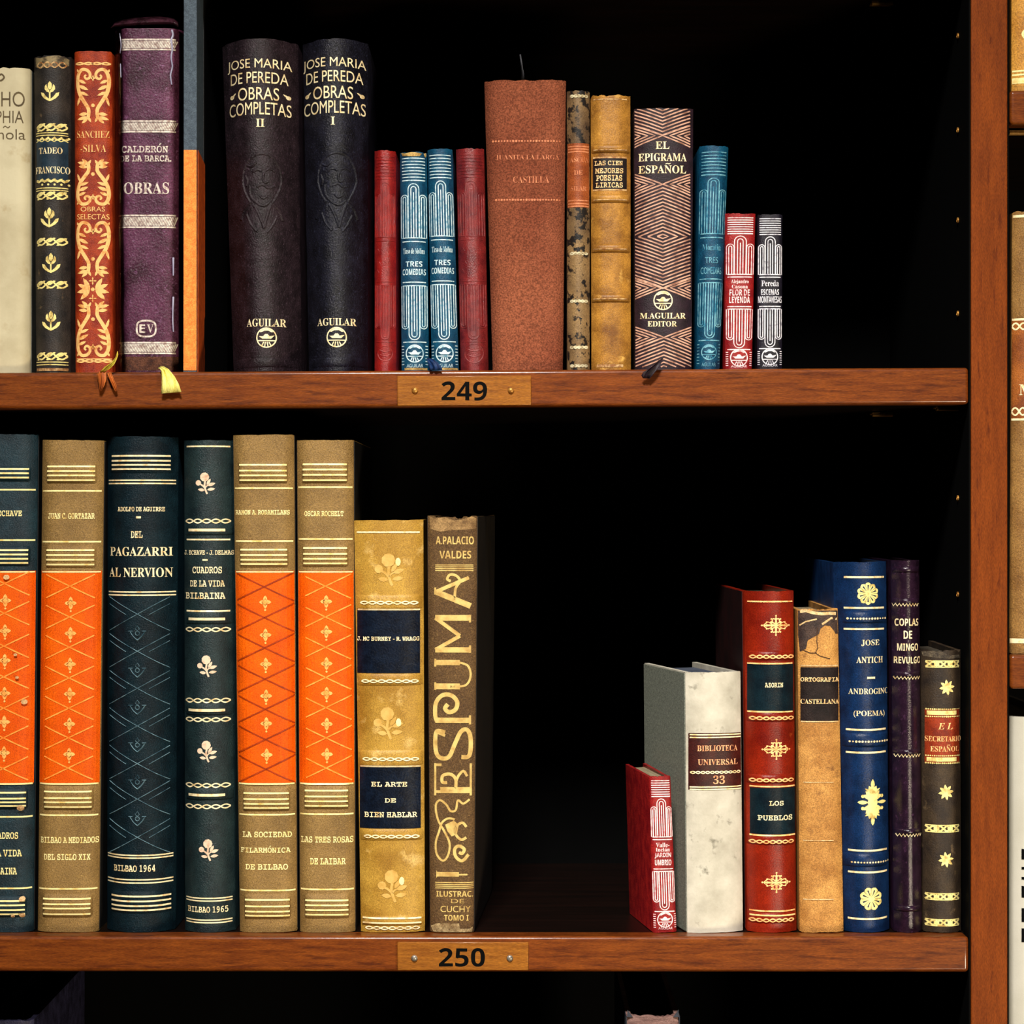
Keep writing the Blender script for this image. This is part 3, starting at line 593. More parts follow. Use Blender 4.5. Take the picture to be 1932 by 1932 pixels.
def crisol(label, xt, xb, yt, yb, shelf, cover, ink, txt, group_fn=U, blind=False, small=False, **kw):
    b = group_fn(label, xt, xb, yt, yb, shelf, cover, b=kw.pop('b', .75), n=kw.pop('n', 2.5), **kw)
    rg = .00055 if blind else 0; w = 2.6 if blind else 1.7; P = b.px
    def L(v, t=.86, ww=w): 
        return [P(-t+2*t*k/10, v) for k in range(11)]
    i = Ink()
    for k in range(8): i.stroke(L(.03+.0145*k), w if k < 7 else w*1.2, ridge=rg)
    vr = .395 if not small else .392
    for v in (vr, vr+.017, .598, .614, .872): i.stroke(L(v), w*1.15, ridge=rg)
    b.part(i, 'embossed_rules' if blind else 'pale_rules', ink, .0 if blind else .00022, smooth=blind or None)
    i = Ink()
    asp = (b.yb-b.yt)/(b.hwb)             # v -> t scale
    for c, r0, vt in ((0, (.40, .19), .147), (.68, (.25, .1), .198), (-.68, (.25, .1), .198)):
        for j, r in enumerate(r0):
            va = vt+(r0[0])/asp+0; pts = [P(c-r, vr)]
            pts += [P(c+r*math.cos(math.radians(180-18*q)), va-r/asp*math.sin(math.radians(18*q))) for q in range(11)]; pts.append(P(c+r, vr)); i.stroke([p for p in pts], w, ridge=rg)
            vb = .862-(vt-.147)-r0[0]/asp; pts = [P(c-r, .614)]
            pts += [P(c+r*math.cos(math.radians(180-18*q)), vb+r/asp*math.sin(math.radians(18*q))) for q in range(11)]; pts.append(P(c+r, .614)); i.stroke([p for p in pts], w, ridge=rg)
    i.stroke([P(0, .175+.18/asp), P(0, vr)], w, ridge=rg).stroke([P(0, .614), P(0, .83-.1/asp)], w, ridge=rg)
    b.part(i, 'embossed_arches' if blind else 'arch_ornament', ink, .0 if blind else .00022, smooth=blind or None)
    if not blind:
        i = Ink()
        for t, v0, v1, hw, st in txt:
            a = P(-hw, v0); c = P(hw, v1); i.text(t, a[0], c[0], a[1], c[1], st)
        a = P(-.6, .972); c = P(.62, .988); i.text('AGUILAR', a[0], c[0], a[1], c[1], 'sans'); b.part(i, 'pale_lettering', ink)
        c = P(0, .925); b.part(Ink().logo(c[0], c[1], b.hwb*.68), 'pale_emblem', ink)
        i = Ink()
        for k in range(7):
            for sg in (-1, 1): q = P(sg*.88, .89+k*.014); i.line(q[0]-b.hwb*.09, q[0]+b.hwb*.09, q[1], 1.6)
        b.part(i, 'pale_ticks', ink)
    else:
        c = P(0, .925); i = Ink().ring(c[0], c[1], b.hwb*.7, 3, ridge=.0004)
        for k in (-.3, .1): i.curve([(c[0]-b.hwb*.5, c[1]+k*b.hwb), (c[0], c[1]+(k+.16)*b.hwb), (c[0]+b.hwb*.5, c[1]+k*b.hwb)], 3, ridge=.0004)
        j = Ink()
        for t, v0, v1, hw, st in txt:
            for q in range(4): x = P(-hw+2*hw*(q+.5)/4, (v0+v1)/2); j.stroke([(x[0]-2, x[1]-3), (x[0]+2, x[1]+3)], 2, ridge=.0003)
        b.part(j, 'embossed_lettering', cover, 0., smooth=True); b.part1(i, 'embossed_emblem', cover, 0., smooth=True)
    return b
cr = mat('crimson_leather', (140, 26, 22), (112, 16, 16), 160, bump=.5, bscale=1800, rough=.27, spec=.45)
cd = mat('maroon_leather', (122, 34, 34), (92, 22, 26), 160, bump=.5, bscale=1800, rough=.27, spec=.45)
cbl = mat('petrol_blue_leather', (14, 78, 108), (8, 56, 84), 160, bump=.6, bscale=1800, rough=.4)
tx = (('Tirso de Molina', .442, .468, .8, 'serif'), ('TRES', .502, .527, .62, 'sansb'), ('COMEDIAS', .537, .565, .86, 'sansb'))
crisol('thin crimson book with blind stamped arches beside the navy-black volume', (706, 746), (706, 747), 283, 698, z249, cr, cr, tx, blind=True)
b = crisol('small petrol blue book with a torn yellowed head', (754, 805), (757, 808), 286, 698, z249, cbl, LBLUE, tx, wear=.0014)
yel = mat('torn_board', (206, 172, 104), (150, 116, 60), 300, bump=.6, rough=.8)
b.part(Ink().poly([(756, 286), (764, 289), (776, 287), (790, 288), (796, 289), (792, 294), (778, 295), (766, 294), (759, 293)]).poly([(799, 289), (803, 286), (804, 292), (802, 296)]), 'worn_patch', yel, .0003)
b.part(Ink().band(763, 806, 694, 698), 'worn_patch', yel)
b = crisol('small petrol blue book with whitened head ridges, beside the maroon one', (806, 853), (814, 865), 280, 698, z249, cbl, LBLUE, tx)
b.part(Ink().band(834, 864, 694, 698), 'worn_patch', yel)
b.strip([(806, 676, .004, 2, .3), (812, 680, -.001, 6, .3), (817, 686, -.002, 9, .2), (820, 692, -.002, 11, .1), (822, 698, -.002, 12, 0)], 'ribbon_marker', mat('blue_ribbon', (14, 52, 104), (8, 30, 66), 120, bump=.4, stretch=(4, 4, .3)))
crisol('small maroon book with blind stamped ridges, left of the big suede one', (860, 913), (869, 921), 279, 698, z249, cd, cd, tx, blind=True)

su = mat('brown_suede', (142, 80, 54), (112, 56, 36), 18, .3, .7, bump=1, bscale=1000, rough=.85, spec=.15)
b = U('big plain brown suede book with a dark thread at its head', (913, 1068), (929, 1062), 150, 698, z249, su, b=.3, n=6, wear=.0009, yaw=-.02)
FG = mat('faded_copper_foil', (206, 128, 86), (160, 84, 56), 500, .36, .6, bump=.1, rough=.6)
b.part(Ink().dots(930, 1056, 266, 2.2, 24).dots(936, 1056, 377, 2.2, 24), 'gilt_dots', FG)
b.part(Ink().text('JUANITA LA LARGA', 935, 1055, 292, 302, 'serifl').text('CASTILLA', 968, 1036, 333, 345, 'serifl'), 'gilt_lettering', FG)
b.strip([(986, 152, .02, 2.2, 0), (986, 140, .019, 1.8, 0), (984, 125, .018, 1.0, 0), (981, 103, .018, .7, 0)], 'ribbon_marker', mat('charcoal_thread', (74, 74, 78), bump=.2), 'charcoal thread end')

mo = mat('mottled_calf', (136, 108, 70), (78, 60, 44), 40, .34, .66, bump=.3, rough=.5, c3=(26, 22, 20), s3=230, lo3=.51, hi3=.57)
b = U('narrow mottled brown book with an orange-brown title label', (1070, 1113), (1071, 1113), 170, 697, z249, mo, b=.75, n=2.3)
b.panel(1071, 1112, 270, 391, 'title_label', mat('rust_label', (156, 80, 38), (128, 60, 26), 120, bump=.4, rough=.5), label='rust coloured title label')
b.part(Ink().lines(1072, 1111, (276, 281, 286, 378, 384, 389), 2.4), 'gilt_rules', mat('dull_rose_foil', (206, 132, 90), (170, 96, 60), 400, rough=.5))
b.part(Ink().text('ASCUA', 1075, 1111, 297, 306, 'serif').text('DE', 1083, 1099, 321, 330, 'serif').text('SILAR', 1077, 1107, 351, 360, 'serif'), 'gilt_lettering', mat('dull_rose_foil', (206, 132, 90)))
i = Ink()
for y in (181, 478, 568, 655, 690): i.chain(1076, 1109, y, 1.8, 5, 2.6)
b.part(i, 'gilt_rules', mat('pale_worn_foil', (206, 196, 160), (140, 120, 84), 500, .36, .56, rough=.5))

tn = mat('tan_calf', (176, 124, 48), (112, 70, 24), 70, .34, .64, bump=.35, rough=.42, c3=(206, 160, 80), s3=90, lo3=.6, hi3=.72)
b = U('tan calf book with raised bands and a small black title label', (1115, 1190), (1117, 1191), 178, 698, z249, tn, b=.42, n=3, wear=.0014)
for y in (280, 374, 468, 562): b.raised(1116, 1189, y-8, y+8, .0016)
b.panel(1119, 1183, 297, 359, 'title_label', mat('black_label', (30, 20, 20), (18, 12, 12), 200, rough=.5), label='black title label')
b.part(Ink().lines(1119, 1183, (297, 358), 2.8).lines(1120, 1183, (283, 377, 470, 564, 187), 1.8).line(1126, 1176, 690, 5), 'gilt_rules', GOLDW)
b.part(Ink().text('LAS CIEN', 1122, 1175, 303, 312, 'slabb').text('MEJORES', 1123, 1176, 317, 327, 'slabb').text('POESIAS', 1125, 1174, 330, 341, 'slabb').text('LIRICAS', 1124, 1175, 344, 354, 'slabb'), 'gilt_lettering', mat('cream_gold_foil', (244, 214, 160), (206, 160, 100), 400))

ep = mat('plum_cloth', (42, 24, 34), (28, 16, 22), 200, bump=.4, rough=.5)
COP = mat('copper_foil', (204, 158, 134), (128, 86, 68), 240, .34, .58, bump=.1, rough=.45)
b = U('plum book covered in copper chevrons between the tan calf and petrol blue books', (1197, 1309), (1199, 1306), 203, 694, z249, ep, b=.3, n=3.2)
i = Ink(); hw = 53; k = .38
def chev(cx, c, sg, ymin, ymax):    # V (sg=-1) or inverted V (sg=1) at centre row c
    t = hw
    if sg < 0 and c-k*hw < ymin: t = (c-ymin)/k
    if sg > 0 and c+k*hw > ymax: t = (ymax-c)/k
    if t > 2: i.stroke([(cx-t, c+sg*k*t), (cx, c), (cx+t, c+sg*k*t)], 2.5)
for q in range(9): chev(1250, 255-6.6*q, -1, 204, 300)
for q in range(9): chev(1252.5, 637+6.6*q, 1, 600, 692)
m_ = 446
for q in range(15):
    r = 4+6.75*q
    if k*hw >= r: i.stroke([(1250.5-r/k, m_), (1250.5, m_-r), (1250.5+r/k, m_), (1250.5, m_+r), (1250.5-r/k, m_)], 2.6)
    else: chev(1250.5, m_-r, 1, 0, 999); chev(1250.5, m_+r, -1, 0, 999)
for y, cx in ((256, 1250), (347.5, 1250), (543, 1251), (636.5, 1252.5)):
    for q in (.22, .48, .74, 1.0):
        for sg in (1, -1): i.stroke([(cx+sg*hw, y-k*hw*q), (cx+sg*hw*(1-q), y), (cx+sg*hw, y+k*hw*q)], 2.6)
b.part(i, 'copper_chevrons', COP)
b.part(Ink().text('EL', 1237, 1263, 267, 281, 'serif').text('EPIGRAMA', 1205, 1296, 289, 304, 'serif').text('ESPAÑOL', 1205, 1295, 312, 327, 'serif').text('M.AGUILAR', 1208, 1294, 590, 601, 'serif').text('EDITOR', 1222, 1277, 606, 616, 'serif'), 'copper_lettering', GOLD)
b.part(Ink().logo(1251, 567, 18.5), 'copper_emblem', GOLD)
b.strip([(1246, 678, -.0005, 5, .5), (1242, 684, -.003, 8, .45), (1234, 692, -.0042, 11, .35), (1226, 700, -.0045, 13, .2), (1221, 707, -.0042, 11, .1), (1219, 714, -.0036, 6, 0)], 'ribbon_marker', mat('dark_plum_ribbon', (44, 26, 38), (24, 14, 20), 200, bump=.4), 'dark plum ribbon end over the shelf edge')

crisol('petrol blue book leaning beside the chevron-patterned book', (1321, 1376), (1315, 1359), 274, 696, z249, cbl, mat('faint_blue_foil', (120, 176, 190), (40, 110, 138), 300, .36, .6, bump=.1, rough=.45), (('Moratin', .442, .47, .7, 'serif'), ('TRES', .5, .527, .5, 'sans'), ('COMEDIAS', .545, .575, .8, 'sans')))
rd = mat('red_leather', (150, 28, 26), (116, 14, 20), 160, bump=.5, bscale=1600, rough=.38)
bk = mat('midnight_leather', (24, 20, 34), (14, 12, 20), 160, bump=.5, bscale=1600, rough=.4)
crisol('tiny red book with pink arch ornament on the upper shelf', (1369, 1426), (1369, 1419), 402, 697, z249, rd, PINK, (('Alejandro', .425, .455, .62, 'serif'), ('Casona', .458, .482, .56, 'serif'), ('FLOR DE', .488, .528, .72, 'sansb'), ('LEYENDA', .534, .575, .74, 'sansb')), small=True, n=4, b=.3)
crisol('tiny midnight book, last on the right of the upper row', (1430, 1477), (1429, 1476), 404, 695, z249, bk, WHITEF, (('Pereda', .43, .468, .7, 'serif'), ('ESCENAS', .487, .524, .72, 'sansb'), ('MONTAÑESAS', .532, .575, .95, 'sansb')), small=True, n=4, b=.3)
# ------------------------------------------------------------------ books on shelf 250
GB = 'books standing on the shelf with the 250 plate'
V = lambda *a, **k: Book('book', *a, group=GB, **{'set_': .012, **k})
kh = mat('khaki_leather', (150, 118, 66), (122, 94, 50), 50, .34, .68, bump=.7, bscale=1500, rough=.5, c3=(170, 138, 84), s3=600, lo3=.6, hi3=.8)
te = mat('deep_teal_leather', (24, 50, 60), (12, 30, 38), 90, .34, .68, bump=.7, bscale=1500, rough=.38)
tn2 = mat('blue_black_leather', (14, 34, 42), (7, 20, 27), 90, .34, .68, bump=.7, bscale=1300, rough=.36, spec=.14)
grn = mat('bottle_green_leather', (32, 50, 52), (18, 32, 36), 90, .34, .68, bump=.7, bscale=1400, rough=.38)
DBOARD = mat('black_brown_board', (16, 14, 12), (10, 9, 8), 100, bump=.3, rough=.6)
orp = mat('orange_panel', (232, 94, 3), (212, 76, 2), 60, .34, .68, spec=.15, bump=.35, bscale=1500, rough=.5)
OLINE = mat('light_orange_tooling', (252, 160, 70), (240, 126, 40), 300, bump=.1, rough=.45)
DLINE = mat('dark_tooling', (128, 40, 2), (160, 52, 2), 200, bump=.1, rough=.5)
def volume(label, xt, xb, yt, yb, cover, bands, rules, texts, lat, latmat=None, gold=GOLD, orng=(1077, 1478)):
    b = V(label, xt, xb, yt, yb, z250, cover, b=.34, n=4.4, wear=.0003, board=(DBOARD, .002))
    X = lambda y, t: b.px(t, (y-yt)/(yb-yt))[0]
    for y0, y1, ys in bands:
        b.raised(X(y0, -.82), X(y0, .82), y0, y1, .0021)
        i = Ink()
        for y in ys: i.line(X(y, -.78), X(y, .78), y, 3.2)
        b.part(i, 'gilt_rules', gold, .0003)
    i = Ink()
    for y in rules: i.line(X(y, -.96), X(y, .96), y, 3)
    b.part(i, 'gilt_rules', gold)
    y0, y1 = orng; g = Ink(); n = 24; m = 16; vs = []
    for j in range(n+1):
        y = y0+(y1-y0)*j/n
        for k in range(m+1): vs.append((X(y, -1+2*k/m), y, 0))
    g._a(vs, [(j*(m+1)+k, j*(m+1)+k+1, (j+1)*(m+1)+k+1, (j+1)*(m+1)+k) for j in range(n) for k in range(m)]); b.part(g, 'orange_panel', orp, .0002, label='bright orange leather panel')
    b.part(Ink().line(X(y0, -.96), X(y0, .96), y0+2, 2.4).line(X(y1, -.96), X(y1, .96), y1+1, 3), 'gilt_rules', gold, .0004)
    cross, orn, dl, dr = lat; i = Ink(); hw = b.hwb
    for y in cross:
        c = X(y, 0)
        for sg in (1, -1): i.stroke([(c-dl, y-sg*dl*.48), (c, y), (c+dr, y+sg*dr*.48)], 2.5)
    b.part(i, 'tooled_lattice', latmat or OLINE, .00045)
    i = Ink()
    for y in orn:
        c = X(y, .03)
        for a in (0, 90, 180, 270): i.leaf(c, y, a, 11.5 if a % 180 == 0 else 12.5, 8)
        i.ring(c, y, 6, 2.4, 8, p=1.2); i.disc(c, y+15, 2.2, 6)
    b.part(i, 'tooled_diamonds', mat('pale_orange_tooling', (255, 186, 104), (244, 150, 70), 300, bump=.1, rough=.45), .00045)
    i = Ink()
    for t, x0, x1, ya, yb_, st in texts: i.text(t, x0, x1, ya, yb_, st)
    b.part(i, 'gilt_lettering', gold); return b
six = ([1106, 1164, 1221, 1279, 1336, 1392, 1449], [1138, 1195, 1253, 1309, 1366, 1423])
PALEG = mat('pale_gold_foil', (246, 228, 160), (220, 186, 104), 300, .32, .5, bump=.1, rough=.4)
b = volume('dark teal volume with an orange panel, cut by the left edge', (-46, 68), (-52, 59), 819, 1760, te,
       [(880, 908, (885, 893, 901)), (1030, 1068, (1038, 1046, 1054, 1062)), (1487, 1527, (1495, 1506, 1513, 1520)), (1690, 1730, (1699, 1707, 1716, 1724))], (924, 1019, 1541, 1676),
       [('C. DE ECHAVE', -38, 41, 963, 974, 'slabb'), ('CUADROS', -20, 34, 1570, 1583, 'slabb'), ('DE LA VIDA', -36, 41, 1603, 1616, 'slabb'), ('BILBAINA', -30, 32, 1637, 1650, 'slabb')], ([y+.0 for y in (1101, 1157, 1219, 1277, 1336, 1392, 1450)], [1133, 1190, 1246, 1308, 1362, 1420], 46, 46), gold=PALEG)
i = Ink()
for x, y, r in ((40, 1524, 7), (43, 1695, 6), (43, 1726, 5.5), (26, 1727, 4), (13, 1089, 6), (46, 1324, 6), (30, 1235, 3.5), (33, 1278, 3.5)): i.disc(x, y, r, 9, r*.8)
b.part(i, 'scuff_marks', mat('scuffed_board', (226, 186, 136), (190, 146, 96), 300, bump=.5, rough=.8), .0016)
volume('leftmost khaki volume with an orange panel, beside the teal one', (77, 193), (68, 183), 830, 1757, kh,
       [(872, 912, (880, 889, 897, 906)), (1028, 1072, (1038, 1047, 1056, 1065)), (1482, 1528, (1493, 1505, 1513, 1522)), (1686, 1731, (1695, 1705, 1713, 1724))], (926, 1022, 1538, 1677),
       [('JUAN C. GORTAZAR', 90, 178, 968, 979, 'slabb'), ('BILBAO A MEDIADOS', 75, 184, 1579, 1591, 'slabb'), ('DEL SIGLO XIX', 82, 170, 1611, 1623, 'slabb')], (*six, 46, 46), gold=PALEG)

def blind_lattice(b, x0, crosses, orn, m):
    i = Ink()
    for y in crosses:
        for sg in (1, -1):
            i.stroke([(x0-58, y-sg*32), (x0, y), (x0+58, y+sg*32)], 1.9, ridge=.0005)
        for sx in (1, -1): i.stroke([(x0+sx*58, y-19), (x0+sx*22, y+1)], 1.7, ridge=.0005)
    for y in orn:
        i.curve([(x0-14, y-3), (x0-8, y+6), (x0, y+13)], 2.6, ridge=.0006).curve([(x0+14, y-3), (x0+8, y+6), (x0, y+13)], 2.6, ridge=.0006)
        i.stroke([(x0-17, y-4), (x0-9, y-4)], 2.2, ridge=.0006).stroke([(x0+17, y-4), (x0+9, y-4)], 2.2, ridge=.0006).ring(x0, y, 4, 2, 8, ridge=.0005).stroke([(x0, y-14), (x0+4, y-8), (x0, y-5), (x0-4, y-8), (x0, y-14)], 1.6, ridge=.0005)
    b.part(i, 'blind_tooling', m, 0.)
glint = mat('glint_teal_leather', (120, 152, 164), (50, 78, 92), 220, .36, .64, bump=.4, rough=.32)  # highlights on the tooled lines painted in as a lighter teal
b = V('wide blue-black volume with a blind tooled lattice, between two khaki ones', (196, 331), (195, 325), 823, 1758, z250, tn2, b=.7, n=2.6, wear=.0004)
for y0, y1, ys in ((852, 893, (860, 869, 877, 885)), (1682, 1724, (1691, 1700, 1709, 1717))):
    b.raised(203, 325, y0, y1, .0012); i = Ink()
    for y in ys: i.line(207, 319, y, 3.2)
    b.part(i, 'gilt_rules', GOLD, .0003)
i = Ink().lines(199, 327, (906, 912, 1117, 1123), 2.6).lines(197, 322, (1614, 1619, 1660, 1666), 2.6); b.part(i, 'gilt_rules', GOLD)
b.part(Ink().text('ADOLFO DE AGUIRRE', 220, 309, 956, 965, 'slabb').band(257, 266, 974, 978).text('DEL', 247, 269, 1002, 1015, 'slabb').text('PAGAZARRI', 203, 322, 1032, 1049, 'serif').text('AL NERVION', 201, 322, 1071, 1089, 'serif').text('BILBAO 1964', 212, 292, 1632, 1645, 'slabb'), 'gilt_lettering', GOLD)
blind_lattice(b, 259, (1159, 1229, 1299, 1370, 1441, 1508, 1580), (1195, 1265, 1335, 1406, 1476, 1545), glint)

b = V('bottle green volume with four gilt flower sprigs', (343, 438), (345, 441), 830, 1750, z250, grn, b=.75, n=2.5, wear=.0004)
for y in (1000, 1168, 1340, 1500): b.raised(348, 438, y-14, y+10, .0013); b.part(Ink().line(354, 424, y, 5), 'gilt_rules', GOLD, .0003)
for x, y in ((387, 912), (390, 1257), (390, 1418), (393, 1604)): b.part(Ink().sprig(x, y), 'gilt_sprig', mat('rose_gold_foil', (226, 196, 168), (190, 152, 122), 300, .32, .5, bump=.1, rough=.4))
i = Ink()
for y in (983, 1188, 1322, 1358, 1482, 1522): i.chain(347, 433, y, 3.6, 5.5 if False else 5, 2.4)
i.lines(349, 432, (842, 1018, 1153), 3).lines(348, 436, (1695, 1700, 1736, 1741), 2.4); b.part(i, 'gilt_rules', GOLD)
b.part(Ink().text('J. ECHAVE - J. DELMAS', 344, 438, 1038, 1047, 'slabb').band(382, 392, 1055, 1058).text('CUADROS', 362, 418, 1069, 1082, 'slabb').text('DE LA VIDA', 357, 423, 1095, 1107, 'slabb').text('BILBAINA', 347, 424, 1118, 1130, 'slabb').text('BILBAO 1965', 352, 429, 1710, 1722, 'slabb'), 'gilt_lettering', GOLD)

volume('khaki volume whose orange panel has a dark tooled lattice', (438, 553), (451, 559), 820, 1758, kh,
       [(868, 912, (877, 888, 897, 906)), (1026, 1071, (1037, 1047, 1056, 1064)), (1484, 1530, (1496, 1507, 1516, 1524)), (1686, 1734, (1697, 1709, 1719, 1727))], (921, 1021, 1537, 1680),
       [('RAMON A. RODAMILANS', 443, 546, 962, 971, 'slabb'), ('LA SOCIEDAD', 457, 550, 1569, 1580, 'slabb'), ('FILARMÓNICA', 453, 548, 1599, 1609, 'slabb'), ('DE BILBAO', 463, 543, 1630, 1641, 'slabb')],
       ([1107, 1165, 1222, 1281, 1338, 1395, 1451], [1136, 1198, 1253, 1313, 1365, 1424], 52, 56), DLINE, gold=PALEG)
volume('rightmost khaki volume with an orange panel, beside the tan book', (559, 666), (565, 669), 830, 1758, kh,
       [(868, 912, (876, 886, 896, 906)), (1026, 1070, (1034, 1045, 1054, 1063)), (1480, 1527, (1491, 1502, 1511, 1520)), (1686, 1733, (1698, 1707, 1716, 1725))], (919, 1017, 1536, 1678),
       [('OSCAR ROCHELT', 574, 648, 964, 974, 'slabb'), ('LAS TRES ROSAS', 567, 666, 1578, 1590, 'slabb'), ('DE LAIBAR', 585, 652, 1619, 1631, 'slabb')],
       ([1106, 1164, 1221, 1278, 1335, 1392, 1449], [1135, 1192, 1252, 1308, 1366, 1423], 38, 48), gold=PALEG)

ta = mat('ochre_calf', (182, 142, 58), (144, 104, 34), 45, .34, .66, bump=.4, rough=.4, c3=(206, 170, 98), s3=80, lo3=.58, hi3=.72)
nvl = mat('navy_label', (14, 24, 40), (8, 14, 26), 160, bump=.5, bscale=900, rough=.35, spec=.14)
b = V('ochre calf book with two navy title labels', (667, 798), (680, 801), 981, 1762, z250, ta, b=.28, n=3.2, wear=.0005)
for y0, y1 in ((1122, 1150), (1270, 1294), (1415, 1446), (1563, 1586), (1728, 1746)): b.raised(*( (b.px(-.97, (y0-981)/781)[0], b.px(.97, (y0-981)/781)[0])), y0, y1, .0010)
for y0, y1, l in ((1151, 1270, 'upper navy title label'), (1447, 1563, 'lower navy title label')): b.panel(b.px(-.95, (y0-981)/781)[0], b.px(.90, (y0-981)/781)[0], y0, y1, 'title_label', nvl, .0003, l)
i = Ink()
for y in (1004, 1150, 1446, 1732, 1741): i.line(b.px(-.93, (y-981)/781)[0], b.px(.9, (y-981)/781)[0], y, 3)
for y in (1137, 1285, 1432, 1578, 1751): i.chain(b.px(-.85, (y-981)/781)[0], b.px(.85, (y-981)/781)[0], y, 2.6, 7, 2.2)
b.part(i, 'gilt_rules', GOLD, .0004)
b.part(Ink().text('J. MC BURNEY - R. WRAGG', 673, 791, 1201, 1209, 'slabb').text('EL ARTE', 700, 768, 1475, 1484, 'slabb').text('DE', 726, 747, 1506, 1514, 'slabb').text('BIEN HABLAR', 687, 787, 1532, 1542, 'slabb'), 'gilt_lettering', GOLD, .0005)
pal = mat('faded_ochre_tooling', (204, 164, 90), (180, 138, 60), 200, .3, .6, bump=.2, rough=.5)
for x, y, bx, by in ((736, 1075, 751, 1060), (734, 1365, 752, 1363), (742, 1672, 758, 1662)):
    i = Ink().sprig(x-2, y, 1.5); b.part(i, 'faded_flower', pal); b.part(Ink().disc(bx, by, 5, 9, 8), 'gilt_petal', PALEG, .0004)

es = mat('brown_cloth', (100, 74, 40), (76, 52, 26), 30, .34, .66, bump=.9, bscale=1300, rough=.7, c3=(130, 100, 58), s3=700, lo3=.56, hi3=.8)
b = V('worn brown cloth book with its title in tall vertical letters', (806, 900), (811, 893), 972, 1762, z250, es, b=.2, n=5, board=(mat('dark_brown_cloth_board', (34, 26, 16), (20, 15, 10), 60, bump=.6, rough=.7), .001), yaw=-.055, wear=.0016, chip=.0004)
EG = mat('dull_gold_print', (206, 178, 106), (168, 132, 70), 160, .34, .6, bump=.2, rough=.55)
b.part(Ink().text('A.PALACIO', 822, 894, 1012, 1027, 'sansb').text('VALDES', 829, 889, 1039, 1054, 'sansb').text('ILUSTRAC.', 823, 892, 1681, 1692, 'sansb').text('DE', 851, 876, 1696, 1704, 'sans').text('CUCHY', 831, 888, 1709, 1721, 'sans').text('TOMO I', 838, 884, 1726, 1737, 'sansb'), 'printed_lettering', EG)
b.part(Ink().lines(821, 893, (1066, 1069.6, 1073, 1076.5, 1665, 1668.6, 1672, 1675.5), 1.7), 'printed_rules', EG)
VT = {'A': [((0, .42), (1, .98)), ((0, .58), (1, .02))]}
i = Ink()
def vletter(st, y0, y1, x0=821, x1=888):    # strokes in letter space: a across the word (0 = low on the spine), c up the letter, w width
    for pts, w in st: i.curve([(x1-(x1-x0)*c, y1-(y1-y0)*a) for a, c in pts], w) if len(pts) > 2 else i.stroke([(x1-(x1-x0)*c, y1-(y1-y0)*a) for a, c in pts], w)
vletter([(((.1, 0), (.5, .98)), 11), (((.5, .98), (.9, .05)), 7), (((.42, 1.0), (.62, 1.0)), 4)], 1083, 1150)
vletter([(((.28, .45), (.6, .42), (.8, .3), (.95, .4), (.98, .58), (.86, .66), (.8, .56)), 5)], 1083, 1150)
vletter([(((.08, 0), (.08, 1)), 10), (((.08, 1), (.45, .3)), 7), (((.45, .3), (.92, 1)), 7), (((.92, 1), (.92, 0)), 11), (((0, .02), (.2, .02)), 4), (((.8, .02), (1, .02)), 4)], 1160, 1232)
vletter([(((.12, 1), (.12, .3), (.22, .08), (.5, 0), (.78, .08), (.88, .3)), 4), (((.12, 1), (.12, .3)), 11), (((.88, 1), (.88, .3)), 10), (((0, 1), (.25, 1)), 4), (((.75, 1), (1, 1)), 4)], 1243, 1302)
vletter([(((.14, 0), (.14, 1)), 10), (((.1, .95), (.3, 1), (.7, .98), (.95, .8), (.95, .55), (.75, .38), (.5, .42), (.4, .6), (.52, .72), (.66, .64)), 8), (((0, .02), (.3, .02)), 4)], 1309, 1367)
vletter([(((.88, .72), (.92, .95), (.6, 1.0), (.2, .96), (.05, .8), (.12, .6), (.5, .45), (.9, .28), (.98, .12), (.8, .02), (.4, .0), (.12, .06), (.1, .26)), 8), (((.92, 1.02), (.78, .72)), 5)], 1375, 1434)
vletter([(((.12, 0), (.12, 1)), 5), (((.2, 0), (.2, .86)), 8), (((0, 1), (1, 1)), 4), (((.95, 1), (.95, .82)), 5), (((0, 0), (1, 0)), 4), (((.2, .42), (.5, .42), (.66, .56), (.62, .78), (.42, .8), (.4, .66)), 6), (((.4, .42), (.62, .34), (.76, .2), (.6, .1)), 5)], 1440, 1501)
b.part(i, 'printed_title', EG)
i = Ink().curve([(886, 1508), (874, 1516), (864, 1510), (860, 1528), (850, 1530), (842, 1518), (830, 1510), (822, 1520), (826, 1546), (838, 1568), (848, 1590), (846, 1612), (836, 1624), (824, 1612), (822, 1590), (828, 1570), (834, 1552), (846, 1544), (858, 1546)], 4)
i.curve([(880, 1580), (870, 1584), (860, 1574), (860, 1560), (872, 1552), (880, 1560)], 5).curve([(884, 1612), (872, 1624), (860, 1616), (858, 1602), (866, 1596), (876, 1602), (872, 1610), (866, 1608)], 6)
i.poly([(840, 1556), (856, 1548), (866, 1556), (862, 1574), (852, 1578), (844, 1568)]).band(823, 866, 1645, 1654).stroke([(866, 1650), (882, 1650)], 3).poly([(823, 1642), (827, 1650), (823, 1657)])
b.part(i, 'printed_swash', EG)
frayed = mat('frayed_board', (176, 152, 108), (110, 84, 52), 260, .36, .6, bump=.8, rough=.8)
b.part(Ink().poly([(809, 974), (820, 978), (840, 976), (856, 982), (874, 980), (890, 974), (898, 978), (897, 998), (860, 1000), (830, 1003), (812, 998)]), 'worn_patch', mat('rubbed_cloth', (152, 120, 76), (104, 76, 44), 200, .36, .6, bump=.6, rough=.75), .00015)
b.part(Ink().poly([(812, 1748), (824, 1742), (866, 1742), (868, 1752), (886, 1752), (892, 1748), (890, 1759), (850, 1762), (818, 1760)]), 'worn_patch', frayed, .0003)

